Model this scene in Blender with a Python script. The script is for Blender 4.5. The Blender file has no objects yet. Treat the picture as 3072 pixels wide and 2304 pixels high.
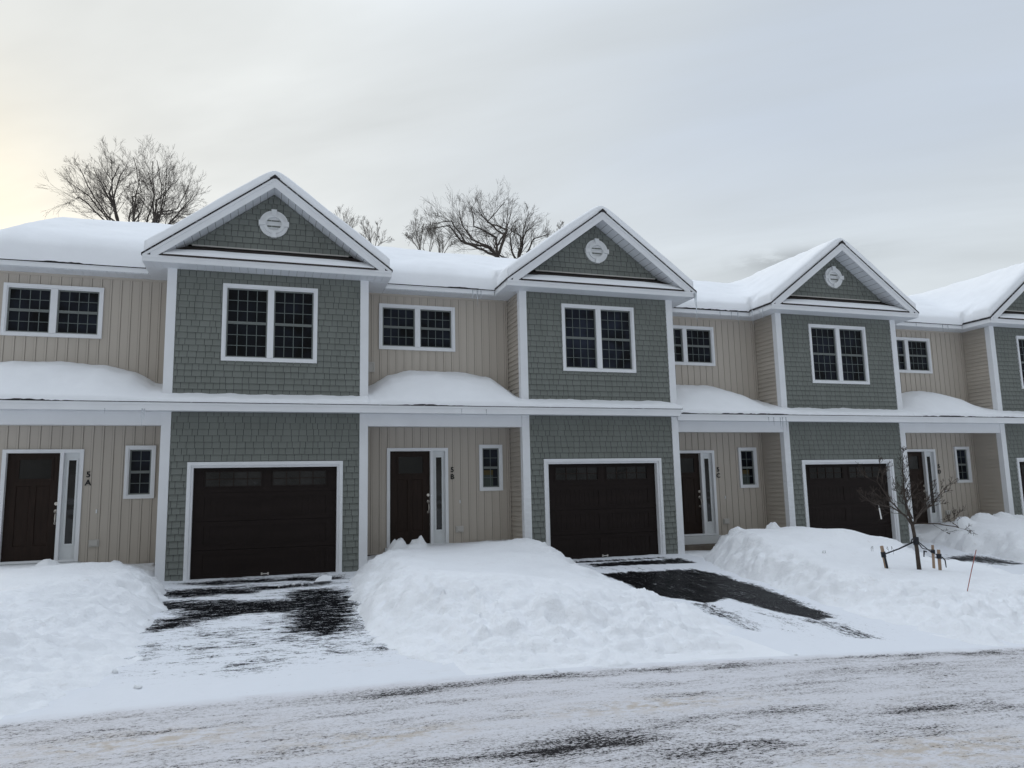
import bpy, math, random
import numpy as np
from mathutils import Vector, Matrix

R = math.radians
sc = bpy.context.scene
col = sc.collection

# ------------------------------------------------------------------ noise
_rng = np.random.RandomState(7)
_PERM = _rng.permutation(512)
_PERM = np.concatenate([_PERM, _PERM, _PERM])
_ANG = _rng.rand(512) * 2 * math.pi
_GX, _GY = np.cos(_ANG), np.sin(_ANG)


def perlin(x, y, seed=0):
    x = np.asarray(x, float) + seed * 17.31
    y = np.asarray(y, float) + seed * 9.77
    xi = np.floor(x).astype(int); yi = np.floor(y).astype(int)
    fx = x - xi; fy = y - yi
    u = fx * fx * fx * (fx * (fx * 6 - 15) + 10)
    v = fy * fy * fy * (fy * (fy * 6 - 15) + 10)
    def g(ix, iy, dx, dy):
        h = _PERM[(_PERM[ix & 511] + iy) & 511]
        return _GX[h] * dx + _GY[h] * dy
    a = g(xi, yi, fx, fy); b = g(xi + 1, yi, fx - 1, fy)
    c = g(xi, yi + 1, fx, fy - 1); d = g(xi + 1, yi + 1, fx - 1, fy - 1)
    return ((a * (1 - u) + b * u) * (1 - v) + (c * (1 - u) + d * u) * v) * 1.5


def fbm(x, y, octv=4, seed=0, gain=.5):
    t = 0.; a = 1.; f = 1.; s = 0.
    for i in range(octv):
        t = t + a * perlin(np.asarray(x) * f, np.asarray(y) * f, seed + i * 3)
        s += a; a *= gain; f *= 2.03
    return t / s


def billow(x, y, octv=3, seed=0):
    t = 0.; a = 1.; f = 1.; s = 0.
    for i in range(octv):
        t = t + a * (1 - np.abs(perlin(np.asarray(x) * f, np.asarray(y) * f, seed + i * 5)) * 2)
        s += a; a *= .5; f *= 2.1
    return t / s


def chunks(x, y, seed=0):
    """broken lumps: each cell a tilted block of random height, 0 between blocks"""
    x = np.asarray(x, float) + seed * 3.7; y = np.asarray(y, float) - seed * 5.3
    xi = np.floor(x).astype(int); yi = np.floor(y).astype(int)
    best = np.full(x.shape, 9.); hh = np.zeros(x.shape); tl = np.zeros(x.shape)
    for a in (-1, 0, 1):
        for b in (-1, 0, 1):
            h = _PERM[(_PERM[(xi + a) & 511] + yi + b) & 511]
            h2 = _PERM[(h * 7 + 13) & 511]; h3 = _PERM[(h * 3 + 101) & 511]
            px = xi + a + h / 512.; py = yi + b + h2 / 512.
            d = np.hypot(x - px, y - py) / (.45 + .55 * h3 / 512.)
            m = d < best
            best = np.where(m, d, best); hh = np.where(m, h3 / 512., hh)
            tl = np.where(m, ((x - px) * _GX[h] + (y - py) * _GY[h]), tl)
    return np.clip(1.25 - best * 1.25, 0, 1) ** .6 * (.35 + .65 * hh) + tl * .35 * (best < 1)


def sstep(a, b, x):
    t = np.clip((np.asarray(x, float) - a) / (b - a), 0, 1)
    return t * t * (3 - 2 * t)


# ------------------------------------------------------------------ node helpers
class NT:
    def __init__(s, tree):
        s.t = tree; s.t.nodes.clear()
    def n(s, typ, **kw):
        nd = s.t.nodes.new(typ)
        for k, v in kw.items():
            if k.startswith('i_'):
                key = k[2:]
                key = int(key) if key.isdigit() else key.replace('_', ' ')
                s.set(nd.inputs[key], v)
            else:
                setattr(nd, k, v)
        return nd
    def set(s, sock, v):
        if isinstance(v, bpy.types.NodeSocket):
            s.t.links.new(v, sock)
        else:
            sock.default_value = v
    def math(s, op, a, b=0., c=0., clamp=False):
        nd = s.t.nodes.new('ShaderNodeMath'); nd.operation = op; nd.use_clamp = clamp
        for i, v in enumerate((a, b, c)): s.set(nd.inputs[i], v)
        return nd.outputs[0]
    def vmath(s, op, a, b=(0, 0, 0)):
        nd = s.t.nodes.new('ShaderNodeVectorMath'); nd.operation = op
        s.set(nd.inputs[0], a); s.set(nd.inputs[1], b)
        return nd.outputs['Value'] if op in ('DOT_PRODUCT', 'LENGTH') else nd.outputs[0]
    def mix(s, f, a, b, blend='MIX'):
        nd = s.t.nodes.new('ShaderNodeMix'); nd.data_type = 'RGBA'; nd.blend_type = blend
        s.set(nd.inputs[0], f); s.set(nd.inputs[6], a); s.set(nd.inputs[7], b)
        return nd.outputs[2]
    def mapr(s, v, a, b, c=0., d=1., smooth=True):
        nd = s.t.nodes.new('ShaderNodeMapRange')
        nd.interpolation_type = 'SMOOTHSTEP' if smooth else 'LINEAR'
        for i, q in enumerate((v, a, b, c, d)): s.set(nd.inputs[i], q)
        return nd.outputs[0]
    def noise(s, vec, scale, detail=4., rough=.55, dist=0.):
        nd = s.t.nodes.new('ShaderNodeTexNoise')
        s.set(nd.inputs['Vector'], vec)
        nd.inputs['Scale'].default_value = scale; nd.inputs['Detail'].default_value = detail
        nd.inputs['Roughness'].default_value = rough; nd.inputs['Distortion'].default_value = dist
        return nd.outputs[0]
    def scale(s, vec, xyz):
        return s.vmath('MULTIPLY', vec, xyz)
    def bump(s, h, strength=.3, dist=.02):
        nd = s.t.nodes.new('ShaderNodeBump')
        nd.inputs['Strength'].default_value = strength; nd.inputs['Distance'].default_value = dist
        s.set(nd.inputs['Height'], h)
        return nd.outputs[0]


def c4(c):
    return (c[0], c[1], c[2], 1.)


def new_mat(name):
    m = bpy.data.materials.new(name); m.use_nodes = True
    nt = NT(m.node_tree)
    out = nt.n('ShaderNodeOutputMaterial'); p = nt.n('ShaderNodeBsdfPrincipled')
    m.node_tree.links.new(p.outputs[0], out.inputs[0])
    tc = nt.n('ShaderNodeTexCoord')
    return m, nt, p, tc.outputs['Object']


def simple(name, c, rough=.6, var=.08, scale=3., spec=.4, metal=0., island=0., bump=0., bscale=60., stretch=(1, 1, 1)):
    m, nt, p, co = new_mat(name)
    v = nt.scale(co, stretch)
    nz = nt.noise(v, scale, 5.)
    f = nt.mapr(nz, .3, .7, 1 - var, 1 + var, False)
    if island:
        g = nt.n('ShaderNodeNewGeometry')
        r = nt.mapr(g.outputs['Random Per Island'], 0, 1, 1 - island, 1 + island, False)
        f = nt.math('MULTIPLY', f, r)
    cc = nt.vmath('MULTIPLY', (c[0], c[1], c[2]), f)
    nt.set(p.inputs['Base Color'], cc)
    p.inputs['Roughness'].default_value = rough
    p.inputs['Specular IOR Level'].default_value = spec
    p.inputs['Metallic'].default_value = metal
    if bump:
        nt.set(p.inputs['Normal'], nt.bump(nt.noise(v, bscale, 4.), bump, .01))
    return m


M = {}
M['trim'] = simple('white_trim', (.765, .775, .795), .5, .035, 1.5)
M['trim_in'] = simple('white_vinyl', (.70, .72, .73), .45, .03, 2.)
M['soffit'] = simple('vinyl_soffit', (.66, .68, .71), .55, .03, 2.)
M['shake'] = simple('shake_siding', (.184, .197, .181), .75, .06, 2.2, .25, island=.04, bump=.2, bscale=55., stretch=(1.6, 1, .25))
M['beige'] = simple('beige_vinyl', (.478, .430, .374), .6, .05, 1.2, .35, bump=.06, bscale=80., stretch=(1, 1, .15))
M['lap'] = simple('beige_lap', (.456, .411, .356), .6, .05, 1.2, .35, island=.03, bump=.06, bscale=80.)
M['groove_shade'] = simple('siding_groove_shade', (.10, .085, .07), .9, .05)  # dark backing colour paints the shade lines beside the battens
M['body'] = simple('dark_sheathing', (.03, .03, .03), .9, .1)
M['found'] = simple('concrete', (.15, .125, .10), .9, .25, 4., bump=.3)
M['door'] = simple('brown_door', (.024, .0150, .0115), .5, .2, 4., .14, bump=.08, bscale=40., stretch=(4, 1, .5))
M['garage'] = simple('brown_garage_door', (.019, .0138, .0125), .45, .14, 1.6, .1, bump=.10, bscale=50., stretch=(.6, 1, 4))
M['sash'] = simple('screened_sash', (.17, .185, .178), .6, .05)
M['muntin'] = simple('muntin', (.110, .130, .126), .6, .05)  # white bars; dimming behind glass and screen is put into the colour
M['nickel'] = simple('satin_nickel', (.62, .58, .53), .35, .05, 5., .5, .9)
M['black'] = simple('black_letters', (.008, .008, .009), .5, .05)
M['vent'] = simple('vent_white', (.72, .73, .74), .55, .03)
M['plastic'] = simple('cover_plastic', (.50, .48, .45), .5, .03)
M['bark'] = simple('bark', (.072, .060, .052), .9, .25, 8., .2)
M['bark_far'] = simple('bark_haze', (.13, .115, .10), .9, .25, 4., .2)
M['bark_sap'] = simple('sapling_bark', (.060, .047, .039), .85, .25, 12., .25)
M['stake'] = simple('stake_wood', (.33, .235, .165), .8, .15, 20., .3, stretch=(3, 3, .4))
M['strap'] = simple('strap', (.010, .011, .016), .6, .1)
M['marker'] = simple('orange_rod', (.33, .10, .08), .5, .08)
M['tag'] = simple('white_tag', (.75, .74, .72), .5, .03)
M['weed'] = simple('dry_weed', (.06, .04, .03), .9, .1)
M['yellow'] = simple('paper_yellow_dimmed', (.070, .050, .012), .6, .1)  # both paper colours darkened to paint the dimness behind the glass
M['paper'] = simple('paper_pale_dimmed', (.045, .058, .050), .6, .12, 30.)

# glass
def glass_mat(name, c, spec, wav):
    m, nt, p, co = new_mat(name)
    n = nt.noise(co, 1.7, 2.)
    nt.set(p.inputs['Base Color'], nt.vmath('MULTIPLY', c, nt.math('MULTIPLY', nt.mapr(n, .35, .65, .2, 1.8, False), nt.mapr(nt.n('ShaderNodeObjectInfo').outputs['Random'], 0, 1, .35, 2.2, False))))
    p.inputs['Roughness'].default_value = .06
    p.inputs['Specular IOR Level'].default_value = spec
    nt.set(p.inputs['Normal'], nt.bump(nt.noise(co, wav, 1.), .25, .02))
    return m
M['glass'] = glass_mat('dark_glass', (.0055, .007, .0115), .16, 2.5)
M['glass_refl'] = glass_mat('door_glass', (.008, .0075, .0075), .38, 3.5)

# shingle roof (dark, streaked with ice at the edge)
m, nt, p, co = new_mat('roof_shingle')
nz = nt.noise(nt.scale(co, (1, 1, 2.)), 9., 5., .65)
f = nt.mapr(nz, .56, .68)
nt.set(p.inputs['Base Color'], nt.mix(f, c4((.020, .017, .018)), c4((.30, .31, .34))))
p.inputs['Roughness'].default_value = .85
M['roof'] = m
m, nt, p, co = new_mat('pent_shingle')
nz = nt.noise(nt.scale(co, (3, 20, 20.)), 2., 4., .6)
nt.set(p.inputs['Base Color'], nt.mix(nz, c4((.010, .008, .008)), c4((.055, .040, .034))))
p.inputs['Roughness'].default_value = .85
M['pent'] = m

# icicle
m, nt, p, co = new_mat('ice')
p.inputs['Base Color'].default_value = (.80, .84, .88, 1)
p.inputs['Roughness'].default_value = .12
p.inputs['Transmission Weight'].default_value = .55
p.inputs['IOR'].default_value = 1.31
M['ice'] = m


def snow_mat(name, base=(.875, .887, .912), grain=.25, dirt=0.):
    m, nt, p, co = new_mat(name)
    n1 = nt.noise(co, 1.1, 4.)
    f = nt.mapr(n1, .3, .7, .96, 1.03, False)
    c = nt.vmath('MULTIPLY', base, f)
    if dirt:
        d1 = nt.noise(co, 2.3, 5., .65)
        d2 = nt.noise(co, 14., 4., .7)
        df = nt.math('MULTIPLY', nt.mapr(d1, .52, .72), nt.mapr(d2, .50, .70), clamp=True)
        c = nt.mix(nt.math('MULTIPLY', df, dirt), c, c4((.42, .36, .31)))
    nt.set(p.inputs['Base Color'], c)
    p.inputs['Roughness'].default_value = .75
    p.inputs['Specular IOR Level'].default_value = .25
    h = nt.math('ADD', nt.noise(co, 14., 6., .7), nt.math('MULTIPLY', nt.noise(co, 75., 3., .6), .3))
    nt.set(p.inputs['Normal'], nt.bump(h, grain, .05))
    return m
M['snow'] = snow_mat('snow_smooth', grain=.12)
M['snow_bank'] = snow_mat('snow_plowed', grain=.6, dirt=.30)


# ground: packed snow over asphalt. vertex attributes bare / stain steer where the asphalt shows
def ground_mat(name, streak, snow_c, asph_c, noise_amt, wet_rough, fine=(1, 1), spec=0.):
    m, nt, p, co = new_mat(name)
    bare = nt.n('ShaderNodeAttribute', attribute_name='bare').outputs['Fac']
    stain = nt.n('ShaderNodeAttribute', attribute_name='stain').outputs['Fac']
    sv = nt.scale(co, streak)
    n1 = nt.noise(sv, 1.0, 6., .68, .4)
    n2 = nt.noise(nt.scale(co, (fine[0], fine[1], 1)), 9., 6., .8)
    n3 = nt.noise(co, 60., 3., .7)
    nn = nt.math('ADD', nt.math('MULTIPLY', nt.math('SUBTRACT', n1, .5), noise_amt * 1.25),
                 nt.math('MULTIPLY', nt.math('SUBTRACT', n2, .5), noise_amt * 2.4))
    nn = nt.math('ADD', nn, nt.math('MULTIPLY', nt.math('SUBTRACT', n3, .5), noise_amt * 1.0))
    v = nt.math('ADD', bare, nn)
    f = nt.mapr(v, .44, .62)
    slush = nt.mapr(v, .16, .58)
    sc_ = nt.mix(nt.math('MULTIPLY', nt.noise(co, 2.6, 5., .7), .55), c4(snow_c), c4([q * .80 for q in snow_c]))
    sc_ = nt.mix(nt.math('MULTIPLY', slush, .74), sc_, c4([snow_c[0] * .47, snow_c[1] * .445, snow_c[2] * .415]))
    sn = nt.noise(nt.scale(co, (1, 1.6, 1)), 7., 5., .7)
    sc_ = nt.mix(nt.math('MULTIPLY', stain, nt.mapr(sn, .42, .62)), sc_, c4((.50, .425, .34)))
    clean = nt.n('ShaderNodeAttribute', attribute_name='clean').outputs['Fac']
    sc_ = nt.mix(nt.math('MULTIPLY', clean, .85), sc_, c4((.80, .818, .858)))
    an = nt.mix(nt.mapr(nt.noise(co, 45., 3., .8), .62, .74), c4(asph_c), c4((.14, .13, .125)))
    nt.set(p.inputs['Base Color'], nt.mix(f, sc_, an))
    nt.set(p.inputs['Roughness'], nt.mapr(f, 0, 1, .78, wet_rough, False))
    nt.set(p.inputs['Specular IOR Level'], nt.mapr(f, 0, 1, .25, spec, False))
    h = nt.math('ADD', nt.math('MULTIPLY', nn, -.8), nt.math('MULTIPLY', n3, .25))
    nt.set(p.inputs['Normal'], nt.bump(h, .5, .025))
    return m
M['road'] = ground_mat('packed_snow_road', (2.0, 9.0, 1), (.715, .708, .738), (.030, .028, .029), .74, .6, (2.6, 6.5))
M['drive'] = ground_mat('plowed_driveway', (2.2, 6.5, 1), (.785, .805, .85), (.009, .009, .010), .85, .5, (1.3, 4.0))
M['driveB'] = ground_mat('wet_driveway', (5.0, 1.3, 1), (.785, .805, .85), (.009, .009, .010), .85, .25, (3.0, .9), .006)


# ------------------------------------------------------------------ mesh helpers
class MB:
    def __init__(s):
        s.v = []; s.f = []; s.m = []
    def face(s, pts, mi=0):
        i = len(s.v); s.v.extend([tuple(p) for p in pts]); s.f.append(tuple(range(i, i + len(pts)))); s.m.append(mi)
    def box(s, x0, x1, y0, y1, z0, z1, mi=0):
        i = len(s.v)
        s.v.extend([(x0, y0, z0), (x1, y0, z0), (x1, y1, z0), (x0, y1, z0), (x0, y0, z1), (x1, y0, z1), (x1, y1, z1), (x0, y1, z1)])
        for q in ((0, 3, 2, 1), (4, 5, 6, 7), (0, 1, 5, 4), (1, 2, 6, 5), (2, 3, 7, 6), (3, 0, 4, 7)):
            s.f.append(tuple(i + k for k in q)); s.m.append(mi)
    def prism(s, poly, y0, y1, mi=0):
        """polygon in x,z (counter-clockwise seen from the front, -y) extruded in y"""
        n = len(poly); i = len(s.v)
        s.v.extend([(x, y0, z) for x, z in poly]); s.v.extend([(x, y1, z) for x, z in poly])
        s.f.append(tuple(i + k for k in range(n))); s.m.append(mi)
        s.f.append(tuple(i + n + k for k in reversed(range(n)))); s.m.append(mi)
        for k in range(n):
            j = (k + 1) % n
            s.f.append((i + k, i + n + k, i + n + j, i + j)); s.m.append(mi)
    def prism_x(s, poly, x0, x1, mi=0):
        n = len(poly); i = len(s.v)
        s.v.extend([(x0, y, z) for y, z in poly]); s.v.extend([(x1, y, z) for y, z in poly])
        s.f.append(tuple(i + k for k in reversed(range(n)))); s.m.append(mi)
        s.f.append(tuple(i + n + k for k in range(n))); s.m.append(mi)
        for k in range(n):
            j = (k + 1) % n
            s.f.append((i + k, i + j, i + n + j, i + n + k)); s.m.append(mi)
    def tube(s, pts, radii, sides=5, cap=True, mi=0):
        pts = [Vector(p) for p in pts]; n = len(pts); i0 = len(s.v)
        ref = Vector((.31, .87, .21))
        for k, p in enumerate(pts):
            d = (pts[min(k + 1, n - 1)] - pts[max(k - 1, 0)])
            if d.length < 1e-9: d = Vector((0, 0, 1))
            d.normalize()
            a = d.cross(ref)
            if a.length < 1e-4: a = d.cross(Vector((1, 0, 0)))
            a.normalize(); b = d.cross(a)
            r = radii[k]
            for q in range(sides):
                t = 2 * math.pi * q / sides
                s.v.append(tuple(p + a * (r * math.cos(t)) + b * (r * math.sin(t))))
        for k in range(n - 1):
            for q in range(sides):
                q2 = (q + 1) % sides
                s.f.append((i0 + k * sides + q, i0 + k * sides + q2, i0 + (k + 1) * sides + q2, i0 + (k + 1) * sides + q)); s.m.append(mi)
        if cap and sides > 2:
            s.f.append(tuple(i0 + q for q in reversed(range(sides)))); s.m.append(mi)
            s.f.append(tuple(i0 + (n - 1) * sides + q for q in range(sides))); s.m.append(mi)
    def disc(s, cx, cy, cz, r0, r1, y0, y1, n=28, mi=0):
        """ring in the x,z plane between radii r0..r1, front at y0, back at y1"""
        i = len(s.v)
        for k in range(n):
            t = 2 * math.pi * k / n; c, si = math.cos(t), math.sin(t)
            for r, y in ((r1, y1), (r1, y0), (r0, y0), (r0, y1)):
                s.v.append((cx + r * c, cy + y, cz + r * si))
        for k in range(n):
            j = (k + 1) % n
            for a in range(3):
                s.f.append((i + k * 4 + a, i + k * 4 + a + 1, i + j * 4 + a + 1, i + j * 4 + a)); s.m.append(mi)
    def mesh(s, name, mats, smooth=False):
        me = bpy.data.meshes.new(name)
        me.from_pydata(s.v, [], s.f)
        for mt in mats: me.materials.append(mt)
        if len(mats) > 1:
            me.polygons.foreach_set('material_index', s.m)
        if smooth:
            me.polygons.foreach_set('use_smooth', [True] * len(me.polygons))
        me.update()
        return me


def link(name, me, parent=None, loc=(0, 0, 0)):
    o = bpy.data.objects.new(name, me); col.objects.link(o)
    o.location = loc
    if parent is not None: o.parent = parent
    return o


_cache = {}
def part(name, mats, parent, build, key=None, label=None, smooth=False, loc=(0, 0, 0)):
    if key is not None and key in _cache:
        me = _cache[key]
    else:
        mb = MB(); build(mb)
        me = mb.mesh(name, mats if isinstance(mats, (list, tuple)) else [mats], smooth)
        if key is not None: _cache[key] = me
    o = link(name, me, parent, loc)
    if label: o['label'] = label
    return o


def thing(name, label, cat, loc=(0, 0, 0), group=None):
    o = bpy.data.objects.new(name, None); col.objects.link(o)
    o.location = loc; o.empty_display_size = .2
    o['label'] = label; o['category'] = cat
    if group: o['group'] = group
    return o


def tag(o, label, cat, group=None):
    o['label'] = label; o['category'] = cat
    if group: o['group'] = group
    return o


def rect_minus(r, holes):
    """rectangle (x0,x1,z0,z1) minus rectangles -> list of rectangles"""
    out = [r]
    for h in holes:
        nxt = []
        for (x0, x1, z0, z1) in out:
            a0, a1, b0, b1 = max(x0, h[0]), min(x1, h[1]), max(z0, h[2]), min(z1, h[3])
            if a0 >= a1 or b0 >= b1:
                nxt.append((x0, x1, z0, z1)); continue
            if z0 < b0: nxt.append((x0, x1, z0, b0))
            if b1 < z1: nxt.append((x0, x1, b1, z1))
            if x0 < a0: nxt.append((x0, a0, b0, b1))
            if a1 < x1: nxt.append((a1, x1, b0, b1))
        out = nxt
    return [q for q in out if q[1] - q[0] > .004 and q[3] - q[2] > .004]


def clip_poly(poly, a, b, c):
    """keep a*x+b*z<=c"""
    out = []
    for i in range(len(poly)):
        p, q = poly[i], poly[(i + 1) % len(poly)]
        dp, dq = a * p[0] + b * p[1] - c, a * q[0] + b * q[1] - c
        if dp <= 0: out.append(p)
        if (dp < 0 < dq) or (dq < 0 < dp):
            t = dp / (dp - dq); out.append((p[0] + (q[0] - p[0]) * t, p[1] + (q[1] - p[1]) * t))
    return out


# ------------------------------------------------------------------ townhouse dimensions (metres, unit-local: x right, y into the house)
UNITS = {'A': (0., 0., 0., 3.473), 'B': (7.408, 0., 0., 3.473), 'C': (14.628, .29, -.075, 3.285), 'D': (22.108, .29, -.075, 3.545)}
XR, BW, REC = 3.935, .152, .93
XM = 1.978
RZ0, RZ1, SL = 6.295, 8.125, .755
OV, SIDE = .45, .434
ZT = 6.135
EAVE_Y, MS, RIDGE_Y = .49, .4645, 4.43
BWIN = (1.021, 2.894, 4.297, 5.894)
UWIN = (-3.095, -1.316, 4.829, 5.892)
SWIN = (-.771, -.209, 1.584, 2.650)
DOOR = (-2.911, -1.512, .399, 2.580)
GAR = (.476, 3.446, -.05, 2.265)
PY, PZ, PS = -.37, 3.44, .33            # porch roof edge, height, slope


def shingles(mb, x0, x1, z0, z1, holes, seed, clips=()):
    rnd = random.Random(seed); h = .1268
    z = z0; row = 0
    while z < z1 - .01:
        zt = min(z + h, z1)
        x = x0 - rnd.random() * .12
        while x < x1:
            w = rnd.choice((.105, .13, .15, .155, .17, .20)) + rnd.uniform(-.008, .008)
            a, b = max(x, x0), min(x + w - .007, x1)
            x += w
            if b - a < .01: continue
            j = rnd.uniform(-.003, .003); zb = z + j
            for (p0, p1, q0, q1) in rect_minus((a, b, zb, zt + .006), holes):
                poly = [(p0, q0), (p1, q0), (p1, q1), (p0, q1)]
                for cl in clips: poly = clip_poly(poly, *cl)
                if len(poly) < 3: continue
                yy = lambda zz: -.030 + .024 * (zz - zb) / h
                n = len(poly); i = len(mb.v)
                mb.v.extend([(px, yy(pz), pz) for px, pz in poly])
                mb.f.append(tuple(range(i, i + n))); mb.m.append(0)
                lo = [k for k in range(n) if abs(poly[k][1] - q0) < 1e-5]
                if len(lo) == 2:
                    k0, k1 = sorted(lo, key=lambda k: poly[k][0])
                    i2 = len(mb.v)
                    mb.v.extend([(poly[k0][0], .012, q0), (poly[k1][0], .012, q0)])
                    mb.f.append((i2, i2 + 1, i + k1, i + k0)); mb.m.append(0)
        z += h; row += 1


def frame(mb, x0, x1, z0, z1, w, y0, y1, bottom=True, wb=None):
    wb = wb or w
    zb = z0 + wb if bottom else z0
    mb.box(x0, x0 + w, y0, y1, z0, z1 - w)
    mb.box(x1 - w, x1, y0, y1, z0, z1 - w)
    mb.box(x0, x1, y0, y1, z1 - w, z1)
    if bottom: mb.box(x0 + w, x1 - w, y0, y1, z0, z0 + wb)


def window(parent, key, rect, y, nu, cols, rows, label=None):
    x0, x1, z0, z1 = rect
    def trim(mb):
        frame(mb, x0, x1, z0, z1, .060, y - .048, y + .10)
        frame(mb, x0 + .060, x1 - .060, z0 + .060, z1 - .060, .022, y - .030, y + .09)
        if nu == 2:
            xm = (x0 + x1) / 2
            mb.box(xm - .062, xm + .062, y - .042, y + .095, z0 + .082, z1 - .082)
    wo = part('window', M['trim'], parent, trim, key + '_trim', label)
    ix0, ix1, iz0, iz1 = x0 + .082, x1 - .082, z0 + .082, z1 - .082
    xm = (x0 + x1) / 2
    spans = [(ix0, ix1)] if nu == 1 else [(ix0, xm - .062), (xm + .062, ix1)]
    zm = (iz0 + iz1) / 2
    for k, (a, b) in enumerate(spans):
        def sash(mb, a=a, b=b):
            frame(mb, a, b, iz0, iz1, .026, y + .004, y + .05)
            mb.box(a + .026, b - .026, y - .004, y + .05, zm - .026, zm + .026)
            mb.box(a + .026, b - .026, y - .010, y - .004, zm - .004, zm + .004)
        s = part('sash', M['sash'], wo, sash, key + f'_sash{k}')
        def munt(mb, a=a, b=b):
            aa, bb = a + .026, b - .026
            for c in range(1, cols):
                xx = aa + (bb - aa) * c / cols
                mb.box(xx - .0075, xx + .0075, y + .022, y + .03, iz0 + .026, zm - .026)
                mb.box(xx - .0075, xx + .0075, y + .022, y + .03, zm + .026, iz1 - .026)
            for (q0, q1) in ((iz0 + .026, zm - .026), (zm + .026, iz1 - .026)):
                for r_ in range(1, rows):
                    zz = q0 + (q1 - q0) * r_ / rows
                    mb.box(aa, bb, y + .024, y + .032, zz - .007, zz + .007)
        part('muntins', M['muntin'], wo, munt, key + f'_munt{k}')
        def pane(mb, a=a, b=b):
            mb.box(a + .02, b - .02, y + .034, y + .042, iz0 + .02, iz1 - .02)
        part('pane', M['glass'], wo, pane, key + f'_pane{k}')
    return wo


# -------------------------------------------- roof surfaces in world coordinates (for the snow)
GABLES = [(UNITS[u][0] + XM, UNITS[u][1], UNITS[u][2]) for u in 'ABCD']
XSPLIT = UNITS['B'][0] + XR            # where the second building begins


def main_roof(x, y, rnd=0.):
    right = sstep(XSPLIT - .03, XSPLIT + .5, x)
    dy = .29 * right; dz = -.075 * right
    d = np.abs(y - dy - RIDGE_Y)
    if rnd: d = np.sqrt(d * d + rnd * rnd) - rnd * .3
    return RZ0 + MS * (RIDGE_Y - EAVE_Y) - MS * d + dz


def gable_roof(x, g, rnd=0.):
    d = np.abs(x - g[0])
    if rnd: d = np.sqrt(d * d + rnd * rnd)
    return RZ1 - SL * d + g[2]


def snow_top(x, y, tm=.26, tg=.285):
    t = tm + np.interp(x, [-3.5, -2.9, 0, 5, 12], [.10, .27, .25, .13, .0]) + .06 * fbm(x * .5, y * .5, 3, 5)
    a = main_roof(x, y, .5) + np.maximum(t, .1)
    k = .10
    acc = np.exp(a / k - 60)
    for g in GABLES:
        b = gable_roof(x, g, .16) + tg + .04 * fbm(x * .8 + 9, y * .8, 3, 8)
        front = g[1] - OV
        b = np.where(y > front - .01, b, -5.)
        b = np.where(y < RIDGE_Y + g[1] + .6, b, b - 3 * (y - RIDGE_Y - g[1] - .6))
        acc = acc + np.exp(np.clip(b / k - 60, -80, 80))
    return k * (np.log(acc) + 60)


def roof_top(x, y):
    r = main_roof(x, y)
    for g in GABLES:
        on = (np.abs(x - g[0]) < (RZ1 - RZ0) / SL + .02) & (y >= g[1] - OV - .01)
        r = np.maximum(r, np.where(on, gable_roof(x, g), -9))
    return r


def grid_lines(a, b, step, extra=()):
    n = max(1, int(round((b - a) / step)))
    L = list(np.linspace(a, b, n + 1))
    for e in extra:
        if a + 1e-4 < e < b - 1e-4:
            k = int(np.argmin(np.abs(np.array(L) - e)))
            if 0 < k < len(L) - 1: L[k] = e
            else: L.append(e)
    return np.array(sorted(L))


def height_sheet(xs, ys, keep, top, bottom, name, mat, origin=(0, 0, 0), smooth=True, jitter=None):
    """sheet of snow: cells where keep(xc,yc); skirts go down to bottom along every open edge"""
    X, Y = np.meshgrid(xs, ys, indexing='ij')
    Z = top(X, Y); B = bottom(X, Y)
    xc = (X[:-1, :-1] + X[1:, 1:]) / 2; yc = (Y[:-1, :-1] + Y[1:, 1:]) / 2
    K = keep(xc, yc)
    nx, ny = X.shape
    PX, PY = X.copy(), Y.copy()
    if jitter is not None:
        jx, jy = jitter(X, Y); PX += jx; PY += jy
    V = np.stack([PX, PY, Z], -1).reshape(-1, 3)
    idx = np.arange(nx * ny).reshape(nx, ny)
    faces = []
    ii, jj = np.nonzero(K)
    F = np.stack([idx[ii, jj], idx[ii + 1, jj], idx[ii + 1, jj + 1], idx[ii, jj + 1]], -1)
    faces = F.tolist()
    low = {}
    VL = V.tolist(); Bf = B.reshape(-1)
    def lo(v):
        if v not in low:
            low[v] = len(VL); VL.append([VL[v][0], VL[v][1], float(min(Bf[v], VL[v][2] - .004))])
        return low[v]
    Kp = np.pad(K, 1)
    for i, j in zip(ii, jj):
        if not Kp[i + 1, j]: a, b = idx[i, j], idx[i + 1, j]; faces.append([lo(a), lo(b), b, a])
        if not Kp[i + 1, j + 2]: a, b = idx[i + 1, j + 1], idx[i, j + 1]; faces.append([lo(a), lo(b), b, a])
        if not Kp[i, j + 1]: a, b = idx[i, j + 1], idx[i, j]; faces.append([lo(a), lo(b), b, a])
        if not Kp[i + 2, j + 1]: a, b = idx[i + 1, j], idx[i + 1, j + 1]; faces.append([lo(a), lo(b), b, a])
    VL = np.array(VL) - np.array(origin)
    used = np.zeros(len(VL), bool)
    for f in faces: used[f] = True
    remap = np.cumsum(used) - 1
    me = bpy.data.meshes.new(name)
    me.from_pydata(VL[used].tolist(), [], [[int(remap[q]) for q in f] for f in faces])
    me.materials.append(mat)
    if smooth: me.polygons.foreach_set('use_smooth', [True] * len(me.polygons))
    me.update()
    return me


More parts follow.
